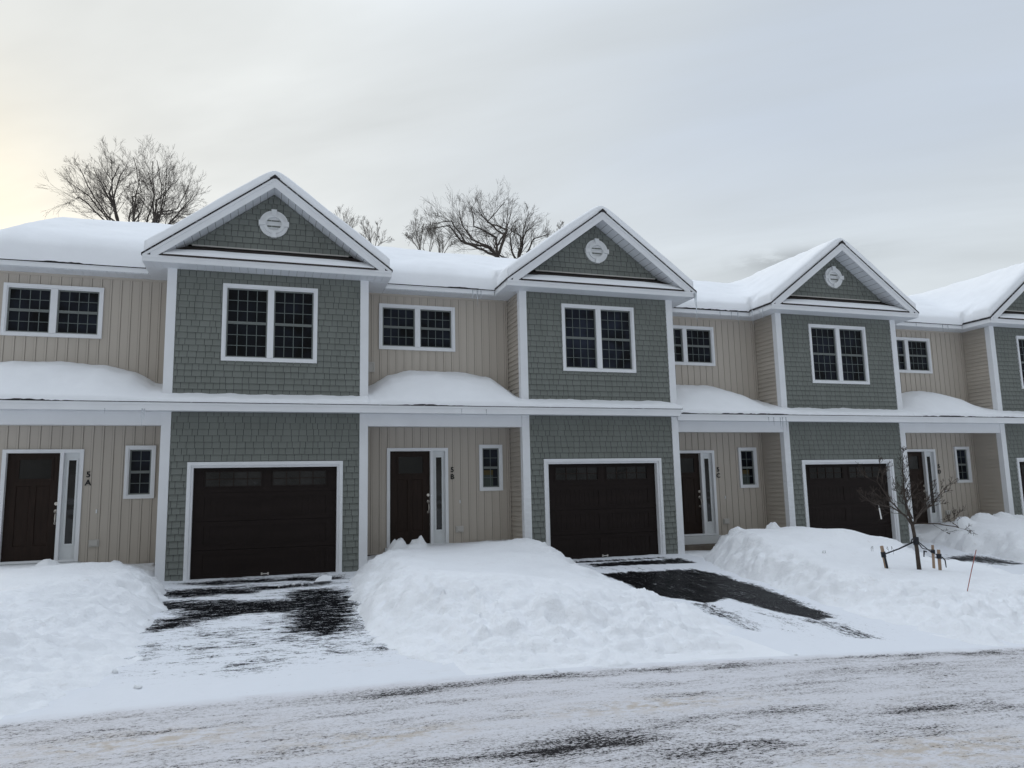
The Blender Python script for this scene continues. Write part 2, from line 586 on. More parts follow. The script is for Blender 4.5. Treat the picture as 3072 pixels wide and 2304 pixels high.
PORCH = {   # crest height of the drift on the porch roof along the recessed wall (unit-local x, z)
    'A': [(-3.6, 4.10), (-2.8, 4.17), (-2.0, 4.19), (-1.2, 4.14), (-.65, 4.01), (-.35, 3.84), (-.1, 3.70), (.0, 3.68)],
    'B': [(-3.6, 3.74), (-3.38, 3.78), (-3.15, 3.92), (-2.9, 4.08), (-2.4, 4.20), (-1.8, 4.21), (-1.1, 4.18), (-.55, 4.11), (-.3, 3.96), (-.08, 3.74), (.0, 3.70)],
    'C': [(-3.4, 3.90), (-3.1, 4.02), (-2.7, 4.13), (-2.2, 4.16), (-1.4, 4.12), (-.8, 3.98), (-.35, 3.80), (.0, 3.68)],
    'D': [(-3.6, 3.72), (-3.2, 3.86), (-2.7, 4.05), (-2.1, 4.15), (-1.5, 4.14), (-.9, 4.03), (-.4, 3.84), (.0, 3.68)],
}


def text_part(ch, parent, x, y, z, size=.158):
    cu = bpy.data.curves.new('number_text', 'FONT')
    cu.body = ch; cu.size = size; cu.extrude = .006; cu.offset = .004
    cu.align_x = 'CENTER'; cu.align_y = 'CENTER'
    tmp = bpy.data.objects.new('number_tmp', cu); col.objects.link(tmp)
    dg = bpy.context.evaluated_depsgraph_get()
    me = bpy.data.meshes.new_from_object(tmp.evaluated_get(dg))
    bpy.data.objects.remove(tmp)
    me.name = 'house_number'; me.materials.clear(); me.materials.append(M['black'])
    o = link('house_number', me, parent, (x, y, z)); o.rotation_euler = (R(90), 0, 0)
    o['label'] = 'black ' + ('digit 5' if ch == '5' else 'letter ' + ch) + ' of the house number'
    return o


def icicle_mesh(length, r):
    key = ('ice', round(length, 2), r)
    if key not in _cache:
        rn = random.Random(int(length * 977)); mb = MB(); n = 7
        pts, rad = [], []
        for k in range(n + 1):
            t = k / n
            pts.append((rn.uniform(-.006, .006) * t, rn.uniform(-.004, .004) * t, -length * t))
            rad.append(max(.0015, r * (1 - t) ** .8 * (1 + .18 * math.sin(k * 2.3))))
        mb.tube(pts, rad, 6)
        _cache[key] = mb.mesh('icicle', [M['ice']], True)
    return _cache[key]


def build_unit(u):
    X0, Y0, Z0, LW = UNITS[u]
    lab = {'A': 'leftmost townhouse, numbered 5A beside its door, nearest gabled bay with snowy roof',
           'B': 'townhouse numbered 5B, second gabled bay from the left, big icicle at its eave corner',
           'C': 'townhouse numbered 5C, third gabled bay from the left, just beyond the wet black driveway',
           'D': 'townhouse numbered 5D behind the staked sapling, bay cut off by right edge'}[u]
    t = thing('townhouse', lab, 'townhouse', (X0, Y0, Z0), 'townhouses joined in a row')
    k = lambda s: s                       # shared between the units
    ku = lambda s: s + u                  # this unit only

    # dark sheathing and plain outer walls (solid core of the house)
    def body(mb):
        mb.box(.02, XR - .02, .155, 9., -.3, 6.12)
        mb.box(-LW + (.02 if u == 'A' else 0), .02, REC + .155, 9., .0, 6.12)
        poly = [(.03, 6.12), (XR - .03, 6.12), (XM, 6.12 + (XM - .03) * SL)]
        mb.prism(poly, .06, 1.2)
        if u == 'A':
            mb.box(-LW, -LW + .02, REC, 9., -.3, 6.12, 1)
            mb.prism_x([(.7, 6.13), (8.2, 6.13), (4.43, 7.85)], -LW, -LW + .02, 1)
    part('wall', [M['body'], M['beige']], t, body, ku('body'))
    # shingled front of the bay
    part('shingle_siding', M['shake'], t, lambda mb: shingles(mb, BW - .02, XR - BW + .02, .0, 3.34, [(GAR[0] + .02, GAR[1] - .02, -1, GAR[3] - .02)], 11), k('shake1'))
    bh = (BWIN[0] + .02, BWIN[1] - .02, BWIN[2] + .02, BWIN[3] - .02)
    part('shingle_siding', M['shake'], t, lambda mb: shingles(mb, BW - .02, XR - BW + .02, 3.46, 6.15, [bh], 12), k('shake2'))
    def gsh(mb):
        off = RZ1 - .235
        shingles(mb, .2, XR - .2, 6.66, 8.0, [], 13, clips=[(SL, 1, off + SL * XM), (-SL, 1, off - SL * XM)])
    part('gable_siding', M['shake'], t, gsh, k('gshake'))
    # corner boards
    for nm, z0, z1 in (('lo', -.12, 3.26), ('up', 3.44, ZT)):
        for side in (0, 1):
            def cb(mb, side=side, z0=z0, z1=z1):
                if side == 0:
                    mb.box(0, BW, -.040, .0, z0, z1); mb.box(-.022, .0, -.040, .115, z0, z1)
                else:
                    mb.box(XR - BW, XR, -.040, .0, z0, z1); mb.box(XR, XR + .022, -.040, .115, z0, z1)
            part('corner_board', M['trim'], t, cb, k(f'cb{nm}{side}'))
    # clapboard side walls of the bay
    for sgn, xx in ((-1, 0.), (1, XR)):
        def clap(mb, sgn=sgn, xx=xx):
            h = .112; z = .22
            while z < ZT:
                zt = min(z + h, ZT)
                xb, xt = xx + sgn * .026, xx + sgn * .003
                mb.face([(xb, .115, z), (xb, REC, z), (xt, REC, zt), (xt, .115, zt)])
                mb.face([(xx, .115, z), (xx, REC, z), (xb, REC, z), (xb, .115, z)])
                z += h
        part('clapboard_siding', M['lap'], t, clap, k(f'clap{sgn}'))
    part('corner_trim', M['lap'], t, lambda mb: mb.box(-.055, -.0265, REC - .050, REC - .001, .22, ZT), k('ctrim'))
    # recessed board-and-batten wall
    holes = [(d[0] + .02, d[1] - .02, d[2] + (.02 if d is not DOOR else -.2), d[3] - .02) for d in (UWIN, SWIN, DOOR)]
    def bat(mb):
        P = .186; g = .005; w = .036
        x = 0. - .06
        while x > -LW - .2:
            # flat board to the left of a batten
            b1 = x - w - g; b0 = x - P + g
            fl = (max(b0, -LW), b1, .28, ZT)
            bt = (max(x - w, -LW), x, .28, ZT)
            if fl[1] > fl[0]:
                for q in rect_minus(fl, holes):
                    mb.face([(q[0], REC, q[2]), (q[1], REC, q[2]), (q[1], REC, q[3]), (q[0], REC, q[3])])
            if bt[1] > bt[0]:
                for q in rect_minus(bt, holes): mb.box(q[0], q[1], REC - .013, REC + .004, q[2], q[3])
            x -= P
        for q in rect_minus((-LW, -.02, .27, ZT), holes): mb.face([(q[0], REC + .011, q[2]), (q[1], REC + .011, q[2]), (q[1], REC + .011, q[3]), (q[0], REC + .011, q[3])], 1)
        mb.box(-LW, -.045, REC - .018, REC + .009, .255, .282)
        mb.box(-LW, -.045, REC - .02, REC + .009, ZT - .045, ZT)
    part('board_siding', [M['beige'], M['groove_shade']], t, bat, ku('bat'))
    part('foundation', M['found'], t, lambda mb: mb.box(-LW, -.01, REC + .02, REC + .15, -.8, .255), ku('found'))
    part('porch_slab', M['found'], t, lambda mb: mb.box(-3.0, -1.15, .35, REC - .076, -.8, .19), k('slab'))
    part('door_step', M['trim_in'], t, lambda mb: mb.box(-2.95, -1.47, REC - .075, REC + .02, .192, .392), k('step'))

    # windows
    window(t, 'bw', BWIN, 0., 2, 4, 3)
    window(t, 'uw', UWIN, REC, 2, 4, 2)
    window(t, 'sw', SWIN, REC, 1, 2, 2)

    # front door
    x0, x1, z0, z1 = DOOR
    y = REC
    def dfr(mb):
        frame(mb, x0, x1, z0, z1, .070, y - .040, y + .10, False)
        mb.box(-1.925, -1.862, y - .034, y + .10, z0 + .045, z1 - .07)
        mb.box(x0 + .07, x1 - .07, y - .045, y + .11, z0, z0 + .045)
    fd = part('front_door', M['trim'], t, dfr, k('doorframe'))
    dl, dr, db, dt = x0 + .07, -1.925, z0 + .045, z1 - .07
    G = (-2.640, -2.075, 2.005, 2.390)
    panels = [(-2.67, -2.43, .72, 1.875), (-2.33, -2.09, .72, 1.875)]
    def leaf(mb):
        yl = y + .065
        for q in rect_minus((dl, dr, db, dt), panels + [G]):
            mb.face([(q[0], yl, q[2]), (q[1], yl, q[2]), (q[1], yl, q[3]), (q[0], yl, q[3])])
        for p in panels:
            a0, a1, c0, c1 = p[0] + .012, p[1] - .012, p[2] + .012, p[3] - .012
            yb = yl + .016
            mb.face([(a0, yb, c0), (a1, yb, c0), (a1, yb, c1), (a0, yb, c1)])
            O = [(p[0], yl, p[2]), (p[1], yl, p[2]), (p[1], yl, p[3]), (p[0], yl, p[3])]
            I = [(a0, yb, c0), (a1, yb, c0), (a1, yb, c1), (a0, yb, c1)]
            for i in range(4): mb.face([O[i], O[(i + 1) % 4], I[(i + 1) % 4], I[i]])
        frame(mb, G[0] - .03, G[1] + .03, G[2] - .03, G[3] + .03, .036, yl - .014, yl + .02)
        mb.box(dl, dr, yl + .02, yl + .03, db, dt)
    part('door_leaf', M['door'], fd, leaf, k('leaf'))
    part('door_glass', M['glass_refl'], fd, lambda mb: mb.box(G[0], G[1], y + .068, y + .078, G[2], G[3]), k('dglass'))
    SG = (-1.785, -1.645, .735, 2.372)
    def slt(mb):
        for q in rect_minus((-1.862, x1 - .07, db, dt), [SG]):
            mb.box(q[0], q[1], y + .05, y + .08, q[2], q[3])
        frame(mb, SG[0] - .03, SG[1] + .03, SG[2] - .03, SG[3] + .03, .034, y + .036, y + .07)
    part('sidelight', M['trim_in'], fd, slt, k('slt'))
    part('sidelight_glass', M['glass_refl'], fd, lambda mb: mb.box(SG[0], SG[1], y + .054, y + .062, SG[2], SG[3]), k('sltg'))
    def lock(mb):
        mb.disc(-1.962, y + .062, 1.520, .0, .033, -.018, .0, 16); mb.disc(-1.962, y + .062, 1.520, .0, .016, -.034, -.017, 12)
    part('deadbolt', M['nickel'], fd, lock, k('lock'))
    def hdl(mb):
        mb.disc(-1.962, y + .062, 1.375, .0, .036, -.016, .0, 16); mb.disc(-1.962, y + .062, 1.375, .0, .018, -.03, -.015, 12)
        mb.disc(-1.962, y + .062, 1.140, .0, .028, -.014, .0, 16)
        mb.tube([(-1.962, y + .05, 1.345), (-1.960, y + .005, 1.30), (-1.958, y - .005, 1.24), (-1.960, y + .01, 1.17), (-1.962, y + .05, 1.14)], [.012, .013, .014, .012, .010], 8)
    part('door_handle', M['nickel'], fd, hdl, k('hdl'), smooth=True)

    # garage door
    def gfr(mb):
        a, b, c, d = GAR
        frame(mb, a, b, c, d, .066, -.050, .06, False)
        frame(mb, a + .066, b - .066, c, d - .066, .046, -.020, .13, False)
    gd = part('garage_door', M['trim'], t, gfr, k('gframe'))
    gx0, gx1 = GAR[0] + .112, GAR[1] - .112
    wins = [(.800, 1.850, 1.785, 2.075), (2.072, 3.122, 1.785, 2.075)]
    def gpan(mb):
        H = [-.02, .552, 1.107, 1.662, 2.16]
        for i in range(4):
            a, b = H[i] + (.004 if i else 0), H[i + 1] - .004
            if i == 3:
                flds = [(w_[0] - .02, w_[1] + .02, w_[2] - .02, w_[3] + .02) for w_ in wins]
            else:
                flds = [(.785, 1.865, a + .085, b - .085), (2.057, 3.137, a + .085, b - .085)]
            for q in rect_minus((gx0, gx1, a, b), flds):
                mb.face([(q[0], .10, q[2]), (q[1], .10, q[2]), (q[1], .10, q[3]), (q[0], .10, q[3])])
            mb.face([(gx0, .10, b), (gx1, .10, b), (gx1, .125, b), (gx0, .125, b)])
            mb.face([(gx0, .125, a), (gx1, .125, a), (gx1, .10, a), (gx0, .10, a)])
            for f_ in flds:
                if i == 3:
                    frame(mb, f_[0], f_[1], f_[2], f_[3], .026, .088, .12)
                    frame(mb, f_[0] - .03, f_[1] + .03, f_[2] - .03, f_[3] + .03, .02, .093, .105)
                else:
                    # moulded lip, then boards standing back with fine grooves between
                    frame(mb, f_[0], f_[1], f_[2], f_[3], .013, .0965, .12)
                    mb.face([(f_[0], .1145, f_[2]), (f_[1], .1145, f_[2]), (f_[1], .1145, f_[3]), (f_[0], .1145, f_[3])])
                    n = 9; a0, a1 = f_[0] + .013, f_[1] - .013
                    for q in range(n):
                        p0 = a0 + (a1 - a0) * q / n + .0018; p1 = a0 + (a1 - a0) * (q + 1) / n - .0018
                        mb.box(p0, p1, .108, .1135, f_[2] + .013, f_[3] - .013)
        mb.box(gx0, gx1, .126, .14, -.02, 2.16)
    gp = part('door_panel', M['garage'], gd, gpan, k('gpan'))
    for i, w_ in enumerate(wins):
        part('garage_window', M['glass_refl'], gd, lambda mb, w_=w_: mb.box(w_[0], w_[1], .112, .122, w_[2], w_[3]), k(f'gwin{i}'))
        def gm(mb, w_=w_):
            for c in range(1, 4):
                xx = w_[0] + (w_[1] - w_[0]) * c / 4; mb.box(xx - .009, xx + .009, .100, .1115, w_[2], w_[3])
            zz = (w_[2] + w_[3]) / 2; mb.box(w_[0], w_[1], .102, .1118, zz - .008, zz + .008)
        part('muntins', M['door'], gd, gm, k(f'gm{i}'))
    def gh(mb):
        mb.tube([(1.90, .098, .055), (1.90, .07, .055), (2.02, .07, .055), (2.02, .098, .055)], [.012, .011, .011, .012], 6)
        mb.box(1.885, 1.915, .085, .099, .030, .080); mb.box(2.005, 2.035, .085, .099, .030, .080)
    part('garage_handle', M['nickel'], gd, gh, k('ghandle'))

    # upper roof
    def roof(mb):
        th = .035
        # gable planes
        for sg in (-1, 1):
            xe = XM + sg * (RZ1 - RZ0) / SL * 1.003
            for (ya, yb) in ((-OV - .02, RIDGE_Y + .3),):
                top = [(xe, RZ0 - .004), (XM, RZ1)]
                a, b = top
                i = len(mb.v)
                pts = [(a[0], ya, a[1]), (b[0], ya, b[1]), (b[0], yb, b[1]), (a[0], yb, a[1])]
                low = [(p[0], p[1], p[2] - th) for p in pts]
                mb.v.extend(pts + low)
                for q in ((0, 1, 2, 3), (7, 6, 5, 4), (0, 4, 5, 1), (2, 6, 7, 3), (3, 7, 4, 0)):
                    mb.f.append(tuple(i + z for z in q)); mb.m.append(0)
        # ridge cap shingles at the gable peak
        mb.prism([(XM - .10, RZ1 - .060), (XM + .10, RZ1 - .060), (XM, RZ1 + .026)], -OV - .03, -OV + .30)
        # main planes
        zr = RZ0 + MS * (RIDGE_Y - EAVE_Y)
        l = -LW - (.42 if u == 'A' else 0)
        r_ = XR
        mb.prism_x([(EAVE_Y - .02, RZ0 - .009), (RIDGE_Y, zr), (RIDGE_Y, zr - .05), (EAVE_Y - .02, RZ0 - .055)], l, r_)
        mb.prism_x([(RIDGE_Y, zr), (9.4, zr - MS * (9.4 - RIDGE_Y)), (9.4, zr - MS * (9.4 - RIDGE_Y) - .05), (RIDGE_Y, zr - .05)], l, r_)
    part('roof', M['roof'], t, roof, ku('roof'))

    # rake boards
    for sg in (-1, 1):
        def rake(mb, sg=sg):
            xe = XM + sg * (SIDE + XM)
            ze = RZ0 - .018
            def strip(o0, o1, y0, y1, xend):
                zz = lambda xx: RZ1 - .036 - SL * abs(xx - XM)
                pl = [(XM, zz(XM) - o0), (XM, zz(XM) - o1), (xend, zz(xend) - o1), (xend, zz(xend) - o0)]
                if sg > 0: pl = [pl[1], pl[2], pl[3], pl[0]]
                else: pl = [pl[0], pl[3], pl[2], pl[1]]
                if sg < 0: pl = [(XM, zz(XM) - o1), (XM, zz(XM) - o0), (xend, zz(xend) - o0), (xend, zz(xend) - o1)]
                mb.prism(pl, y0, y1)
            strip(0, .060, -OV - .012, -OV + .02, xe)
            strip(.060, .205, -OV + .004, -OV + .03, XM + sg * (SIDE + XM - .14))
            # corner return
            x_in = XM + sg * (SIDE + XM - .55)
            zz = lambda xx: RZ1 - .036 - SL * abs(xx - XM)
            x_a = XM + sg * (SIDE + XM - .14)
            pl = [(x_a, zz(x_a) - .2045), (x_in, 6.30), (x_in, 6.282), (x_a - sg * .0, 6.282)]
            pl = [(x_a, 6.24), (x_in, 6.24), (x_in, 6.335), (x_a, zz(x_a) - .2055)]
            if sg > 0: pl = list(reversed(pl))
            mb.prism(pl, -OV + .006, -OV + .028)
        part('rake_board', M['trim'], t, rake, k(f'rake{sg}'))
    # horizontal fascia of the return, bay sides and main eaves
    def fas(mb):
        xl, xr = -SIDE, XR + SIDE + .02
        yf = -OV
        mb.box(xl, xr, yf, yf + .028, ZT + .005, 6.240)
        mb.box(xl, xr, yf - .014, yf + .0, 6.218, 6.262)
        for sg, xx in ((-1, xl), (1, xr)):
            a, b = (xx - .014, xx + .014)
            mb.box(min(a, b) + (.012 if sg < 0 else 0), max(a, b) - (.012 if sg > 0 else 0), yf + .029, EAVE_Y + .03, ZT + .006, 6.262)
        # main eaves
        lx = -LW + (SIDE + .02 if u in 'BD' else (-.40 if u == 'A' else .12))
        mb.box(lx, xl - .016, EAVE_Y, EAVE_Y + .028, ZT + .012, 6.222)
        mb.box(lx, xl - .016, EAVE_Y - .014, EAVE_Y + .028, 6.2225, 6.240)
        if u == 'D':
            mb.box(xr + .016, XR + 3., EAVE_Y, EAVE_Y + .028, ZT + .012, 6.240)
    part('fascia', M['trim'], t, fas, ku('fascia'))
    def sof(mb):
        xl, xr = -SIDE + .012, XR + SIDE + .01
        # level soffit round the bay, in boards with fine joints
        n = 30
        for i in range(n):
            a = xl + (xr - xl) * i / n; b = xl + (xr - xl) * (i + 1) / n - .005
            mb.box(a, b, -OV + .029, .0, ZT, ZT + .012)
        for (a, b) in ((xl, -.001), (XR + .001, xr)):
            yy = .0
            while yy < REC - .01:
                mb.box(a, b, yy + .004, min(yy + .10, REC), ZT - .002, ZT + .010)
                yy += .10
        lx = -LW + (SIDE + .02 if u in 'BD' else (-.40 if u == 'A' else .12)); n = 22
        for i in range(n):
            a = lx + (xl - lx) * i / n; b = lx + (xl - lx) * (i + 1) / n - .005
            mb.box(a, b, EAVE_Y + .029, REC, ZT - .0, ZT + .011)
        # sloping soffit under the gable overhang
        for sg in (-1, 1):
            n = 16
            for i in range(n):
                d0 = (XM + SIDE - .15) * i / n; d1 = (XM + SIDE - .15) * (i + 1) / n - .006
                z0 = RZ1 - .225 - SL * d0; z1 = RZ1 - .225 - SL * d1
                a, b = XM + sg * d0, XM + sg * d1
                mb.face([(a, -OV + .03, z0), (b, -OV + .03, z1), (b, .03, z1), (a, .03, z0)])
    part('soffit', M['soffit'], t, sof, ku('soffit'))
    # small pent roof at the foot of the gable
    def pent(mb):
        a, b = -.09, XR + .12
        mb.prism_x([(-OV - .030, 6.262), (-OV - .030, 6.290), (.015, 6.640), (.015, 6.262)], a, b)
    part('pent_roof', M['pent'], t, pent, k('pent'))
    part('gable_trim', M['plastic'], t, lambda mb: mb.box(.41, XR - .41, -.034, .0, 6.642, 6.668), k('gtrim'))
    # round gable vent
    def ring(mb):
        mb.disc(XM, 0, 7.235, .205, .290, -.050, .0, 36)
        mb.disc(XM, 0, 7.235, .150, .214, -.074, .0, 36)
        for i in range(4):
            an = i * math.pi / 2
            c, s_ = math.cos(an), math.sin(an)
            pl = []
            for (u_, v_) in ((.170, -.040), (.170, .040), (.304, .056), (.304, -.056)):
                pl.append((XM + u_ * c - v_ * s_, 7.235 + u_ * s_ + v_ * c))
            mb.prism(list(reversed(pl)), -.094, -.0)
    gv = part('gable_vent', M['vent'], t, ring, k('vent'))
    def lou(mb):
        n = 5
        for i in range(n):
            z = 7.235 - .15 + .30 * (i + .5) / n
            hw = math.sqrt(max(0, .168 ** 2 - (abs(z - 7.235)) ** 2))
            hh = .30 / n
            za, zb = z - hh * .5, z + hh * .5
            mb.face([(XM - hw, -.034, za), (XM + hw, -.034, za), (XM + hw, -.016, zb), (XM - hw, -.016, zb)])
            mb.face([(XM - hw, -.016, za), (XM + hw, -.016, za), (XM + hw, -.034, za), (XM - hw, -.034, za)])
    part('louver', M['vent'], gv, lou, k('louver'))

    # porch roof with fascia, soffit and beam
    xe = XR - (.10 if u == 'B' else 0)
    def proof(mb):
        f = lambda yy: PZ + PS * (yy - PY)
        mb.prism_x([(PY - .02, f(PY - .02) - .04), (PY - .02, f(PY - .02)), (.0, f(0)), (.0, f(0) - .04)], -LW, xe + (.06 if u == 'B' else 0))
        mb.prism_x([(.0, f(0) - .04), (.0, f(0)), (REC, f(REC)), (REC, f(REC) - .04)], -LW, -.024)
    part('porch_roof', M['roof'], t, proof, ku('proof'))
    def pfas(mb):
        mb.box(-LW, xe, PY, PY + .028, 3.240, 3.350)
        mb.box(-LW, xe, PY - .014, PY + .02, 3.3502, 3.396)
        if u == 'B': mb.box(xe, xe + .02, PY - .014, -.045, 3.240, 3.396)
    part('porch_fascia', M['trim'], t, pfas, ku('pfas'))
    part('porch_soffit', M['soffit'], t, lambda mb: mb.box(-LW, xe, PY + .029, -.041, 3.252, 3.262), ku('psof'))
    def beam(mb):
        mb.box(-LW + (.024 if u != 'A' else 0), -.024, -.028, .14, 2.99, 3.262)
        mb.box(-LW + .024, -.024, .141, REC - .02, 3.05, 3.06)
    part('porch_beam', M['trim'], t, beam, ku('beam'))

    # fittings on the wall
    part('outlet_cover', M['plastic'], t, lambda mb: (mb.box(-1.345, -1.165, REC - .030, REC, .665, .805), mb.box(-1.325, -1.185, REC - .055, REC - .030, .69, .785)), k('outlet'))
    part('doorbell', M['vent'], t, lambda mb: mb.box(-1.252, -1.228, REC - .022, REC, 1.315, 1.39), k('bell'))
    if u == 'B':
        def wv(mb):
            mb.box(-3.345, -3.195, REC - .03, REC, 4.30, 4.52)
            frame(mb, -3.35, -3.19, 4.295, 4.525, .028, REC - .045, REC - .03)
        part('wall_vent', M['plastic'], t, wv)
    text_part('5', t, -1.415, REC - .020, 2.075)
    text_part(u, t, -1.415, REC - .020, 1.915)

    # snow: upper roof
    org = (X0, Y0, Z0)
    left, right = X0 - LW, X0 + XR
    gl, gr = X0 - SIDE, X0 + XR + SIDE
    ext = 0.
    xa = min(gl, left) - (.40 if u == 'A' else 0); xb = max(right, gr) + (2.5 if u == 'D' else 0)
    fy = Y0 - OV + .02
    ey = Y0 + EAVE_Y - .028
    xs = grid_lines(xa, xb, .07, (gl + .02, gr - .02, left, right))
    ys = grid_lines(fy, Y0 + 6.6, .07, (ey, ey + .3))
    def keep(x, y):
        gable = (x > gl + .02) & (x < gr - .02)
        ymax_front = ey + (.3 if u in 'BD' else 0)
        front = gable & (y < ey) | (gable & (x > right) & (y < ymax_front))
        main = (x > (left if u != 'A' else left - .38)) & (x < (right if u != 'D' else right + 2.4)) & (y > ey)
        return front | main
    def top(x, y):
        s = snow_top(x, y); b = roof_top(x, y)
        d_front = y - fy
        in_g = (x > gl) & (x < gr)
        eg = np.minimum(np.where(in_g, d_front, y - ey), 9)
        side_d = np.minimum(x - gl, gr - x)
        eg = np.where((y < ey) & in_g, np.minimum(eg, side_d), eg)
        if u == 'A': eg = np.minimum(eg, (x - (left - .38)) * .6)
        wob = .045 * fbm(x * 1.6, y * 2.2, 4, 21) + .022 * fbm(x * 5.5, y * 5.5, 3, 22)
        gw = np.where(in_g & (d_front < .6), 1., 0.)
        tap = 1 - (.30 * gw + .50 * (1 - gw)) * np.exp(-np.maximum(eg, 0) / (.07 + .13 * (1 - gw)))
        th = (s - b) * tap + wob * .6 * (1 - np.exp(-np.maximum(eg, 0) / .15))
        return b + np.maximum(th, .03)
    def bot(x, y):
        mk = sstep(-.12, .22, fbm(x * .42 + 5, y * 0 + X0, 2, 70))
        drip = mk * .026 + (1 - mk) * np.clip(.15 + 1.0 * fbm(x * 5.3, y * 0 + X0, 4, 71, .7), 0, 1) * .048
        ine = (y < ey + .05) & ((x < gl) | (x > gr))
        return roof_top(x, y) - np.where(ine, drip, .004)
    me = height_sheet(xs, ys, keep, top, bot, 'roof_snow', M['snow'], org)
    link('roof_snow', me, t)
    # snow: porch roof
    prof = PORCH[u]
    px = np.array([q[0] for q in prof]); pz = np.array([q[1] for q in prof])
    xs = grid_lines(-LW, xe + .05 * (u == 'B'), .05, (-.024,)); ys = grid_lines(PY - .028, REC - .002, .045, (-.003,))
    def keep2(x, y): return (y < -.003) | (x < -.024)
    def bot2(x, y):
        mk = np.maximum(sstep(-.2, .1, fbm(x * .5 + X0, y * 0 + 8., 2, 73)), sstep(-.2, .3, x))
        drip = mk * .024 + (1 - mk) * np.clip(.12 + 1.0 * fbm(x * 4.6 + X0, y * 0 + 3., 5, 72, .7), 0, 1) * .050
        return PZ + PS * (y - PY) - np.where(y < PY, drip, .004)
    def top2(x, y):
        b = PZ + PS * (y - PY)
        D = np.interp(x, px, pz)
        bb = PZ + PS * (.5 - PY)
        dome = np.maximum(D - bb - .06, 0)
        t_ = .075 + .035 * fbm(x * 1.7 + X0, y * 1.7, 3, 31) + dome * sstep(-.62, .50, y) * np.where(x < 0, 1, np.exp(-np.maximum(x, 0) / .10))
        e = np.minimum(y - PY + .028, 9)
        if u == 'B': e = np.minimum(e, (xe + .05 - x) * .5)
        t_ = t_ * (1 - .55 * np.exp(-np.maximum(e, 0) / .08))
        t_ = t_ + .012 * fbm(x * 6 + X0, y * 6, 3, 33)
        return b + np.maximum(t_, .012)
    me = height_sheet(xs, ys, keep2, top2, bot2, 'porch_snow', M['snow'])
    link('porch_snow', me, t)
    # snow: wedge on the pent roof
    xs = grid_lines(-.07, XR + .09, .06); ys = grid_lines(-OV - .015, -.20, .03)
    sd = {'A': 2, 'B': 5, 'C': 9, 'D': 12}[u]
    def bot3(x, y): return 6.290 + .78 * (y + OV + .03) * .93
    def top3(x, y):
        w = np.clip((x + .07) / .9, 0, 1) ** .7 * np.clip((XR + .09 - x) / .9, 0, 1) ** .7
        t_ = .062 * w * (1 + .25 * fbm(x * .9 + sd, y, 2, sd)) * np.clip((-.20 - y) / .12, 0, 1) ** .5 * np.clip(.3 + 1.3 * w + .3 * fbm(x * 1.5, y * 2, 3, sd) - (y + .46) / .26, 0, .25) * 4 + .001
        t_ = t_ * (1 - .45 * np.exp(-(y + OV + .015) / .05))
        return bot3(x, y) + np.maximum(t_, .0)
    me = height_sheet(xs, ys, lambda x, y: x > -9, top3, bot3, 'pent_snow', M['snow'])
    link('pent_snow', me, t)
    # icicles
    ICE = {'A': [(-.32, PY - .005, 3.27, .36, .012), (-.28, PY - .005, 3.27, .22, .009), (-.95, PY - .005, 3.27, .10, .007)],
           'B': [(4.375, -OV - .02, 6.25, .72, .026), (4.34, -OV - .015, 6.25, .30, .016), (-.87, EAVE_Y - .01, 6.24, .40, .012), (-.98, EAVE_Y - .01, 6.24, .30, .010),
                 (-.78, EAVE_Y - .01, 6.24, .22, .009), (-1.5, PY - .005, 3.34, .12, .008), (-.95, PY - .005, 3.34, .14, .008)],
           'C': [(-.80, EAVE_Y - .01, 6.24, .34, .012), (-1.0, EAVE_Y - .01, 6.24, .22, .010), (-1.35, EAVE_Y - .01, 6.24, .16, .009), (-.62, .1, 6.22, .40, .011), (-SIDE - .01, .05, 6.2, .20, .009), (-SIDE - .01, -.1, 6.2, .32, .010),
                 (-.55, PY - .005, 3.34, .22, .010), (-.35, PY - .005, 3.34, .30, .011), (-.18, PY - .005, 3.34, .36, .012), (-.28, PY - .005, 3.34, .16, .009), (-.70, PY - .005, 3.34, .14, .009)],
           'D': [(-2.95, EAVE_Y - .01, 6.24, .20, .010), (-1.2, EAVE_Y - .01, 6.24, .26, .011), (-1.0, EAVE_Y - .01, 6.24, .16, .009), (-2.2, EAVE_Y - .01, 6.24, .12, .008)]}[u]
    for (ix, iy, iz, L, r_) in ICE:
        o = link('icicle', icicle_mesh(L, r_), t, (ix, iy, iz))
        if L > .6: o['label'] = 'longest icicle, hanging from the right corner of the gable'
    return t


for u in 'ABCD':
    build_unit(u)

# papers taped inside the two small windows
for u in 'BC':
    X0, Y0, Z0, _ = UNITS[u]
    nt_ = thing('window_notice', {'B': 'yellow topped paper notice in the small window of 5B', 'C': 'yellow topped paper notice in the small window of 5C'}[u],
                'notice', (X0 - .545, Y0 + REC + .0335, Z0 + 1.68), 'paper notices in small windows')
    part('header', M['yellow'], nt_, lambda mb: mb.box(-.12, .12, -.0004, .0004, .27, .38), 'nh')
    part('sheet', M['paper'], nt_, lambda mb: mb.box(-.12, .12, -.0004, .0004, .0, .27), 'ns')

# ------------------------------------------------------------------ terrain
def softplus(x): return np.where(x > 30, x, np.log1p(np.exp(np.minimum(x, 30))))


def base_z(x, y):
    x = np.asarray(x, float); y = np.asarray(y, float)
    zr = -.10 - .053 * softplus(x - 4.5) + .03 * softplus(x - 14.)
    t = np.clip(-y / 8.9, 0, 1)
    zh = -.075 * sstep(11.3, 14.3, x)
    zz = zh * (1 - t) + zr * t
    return zz


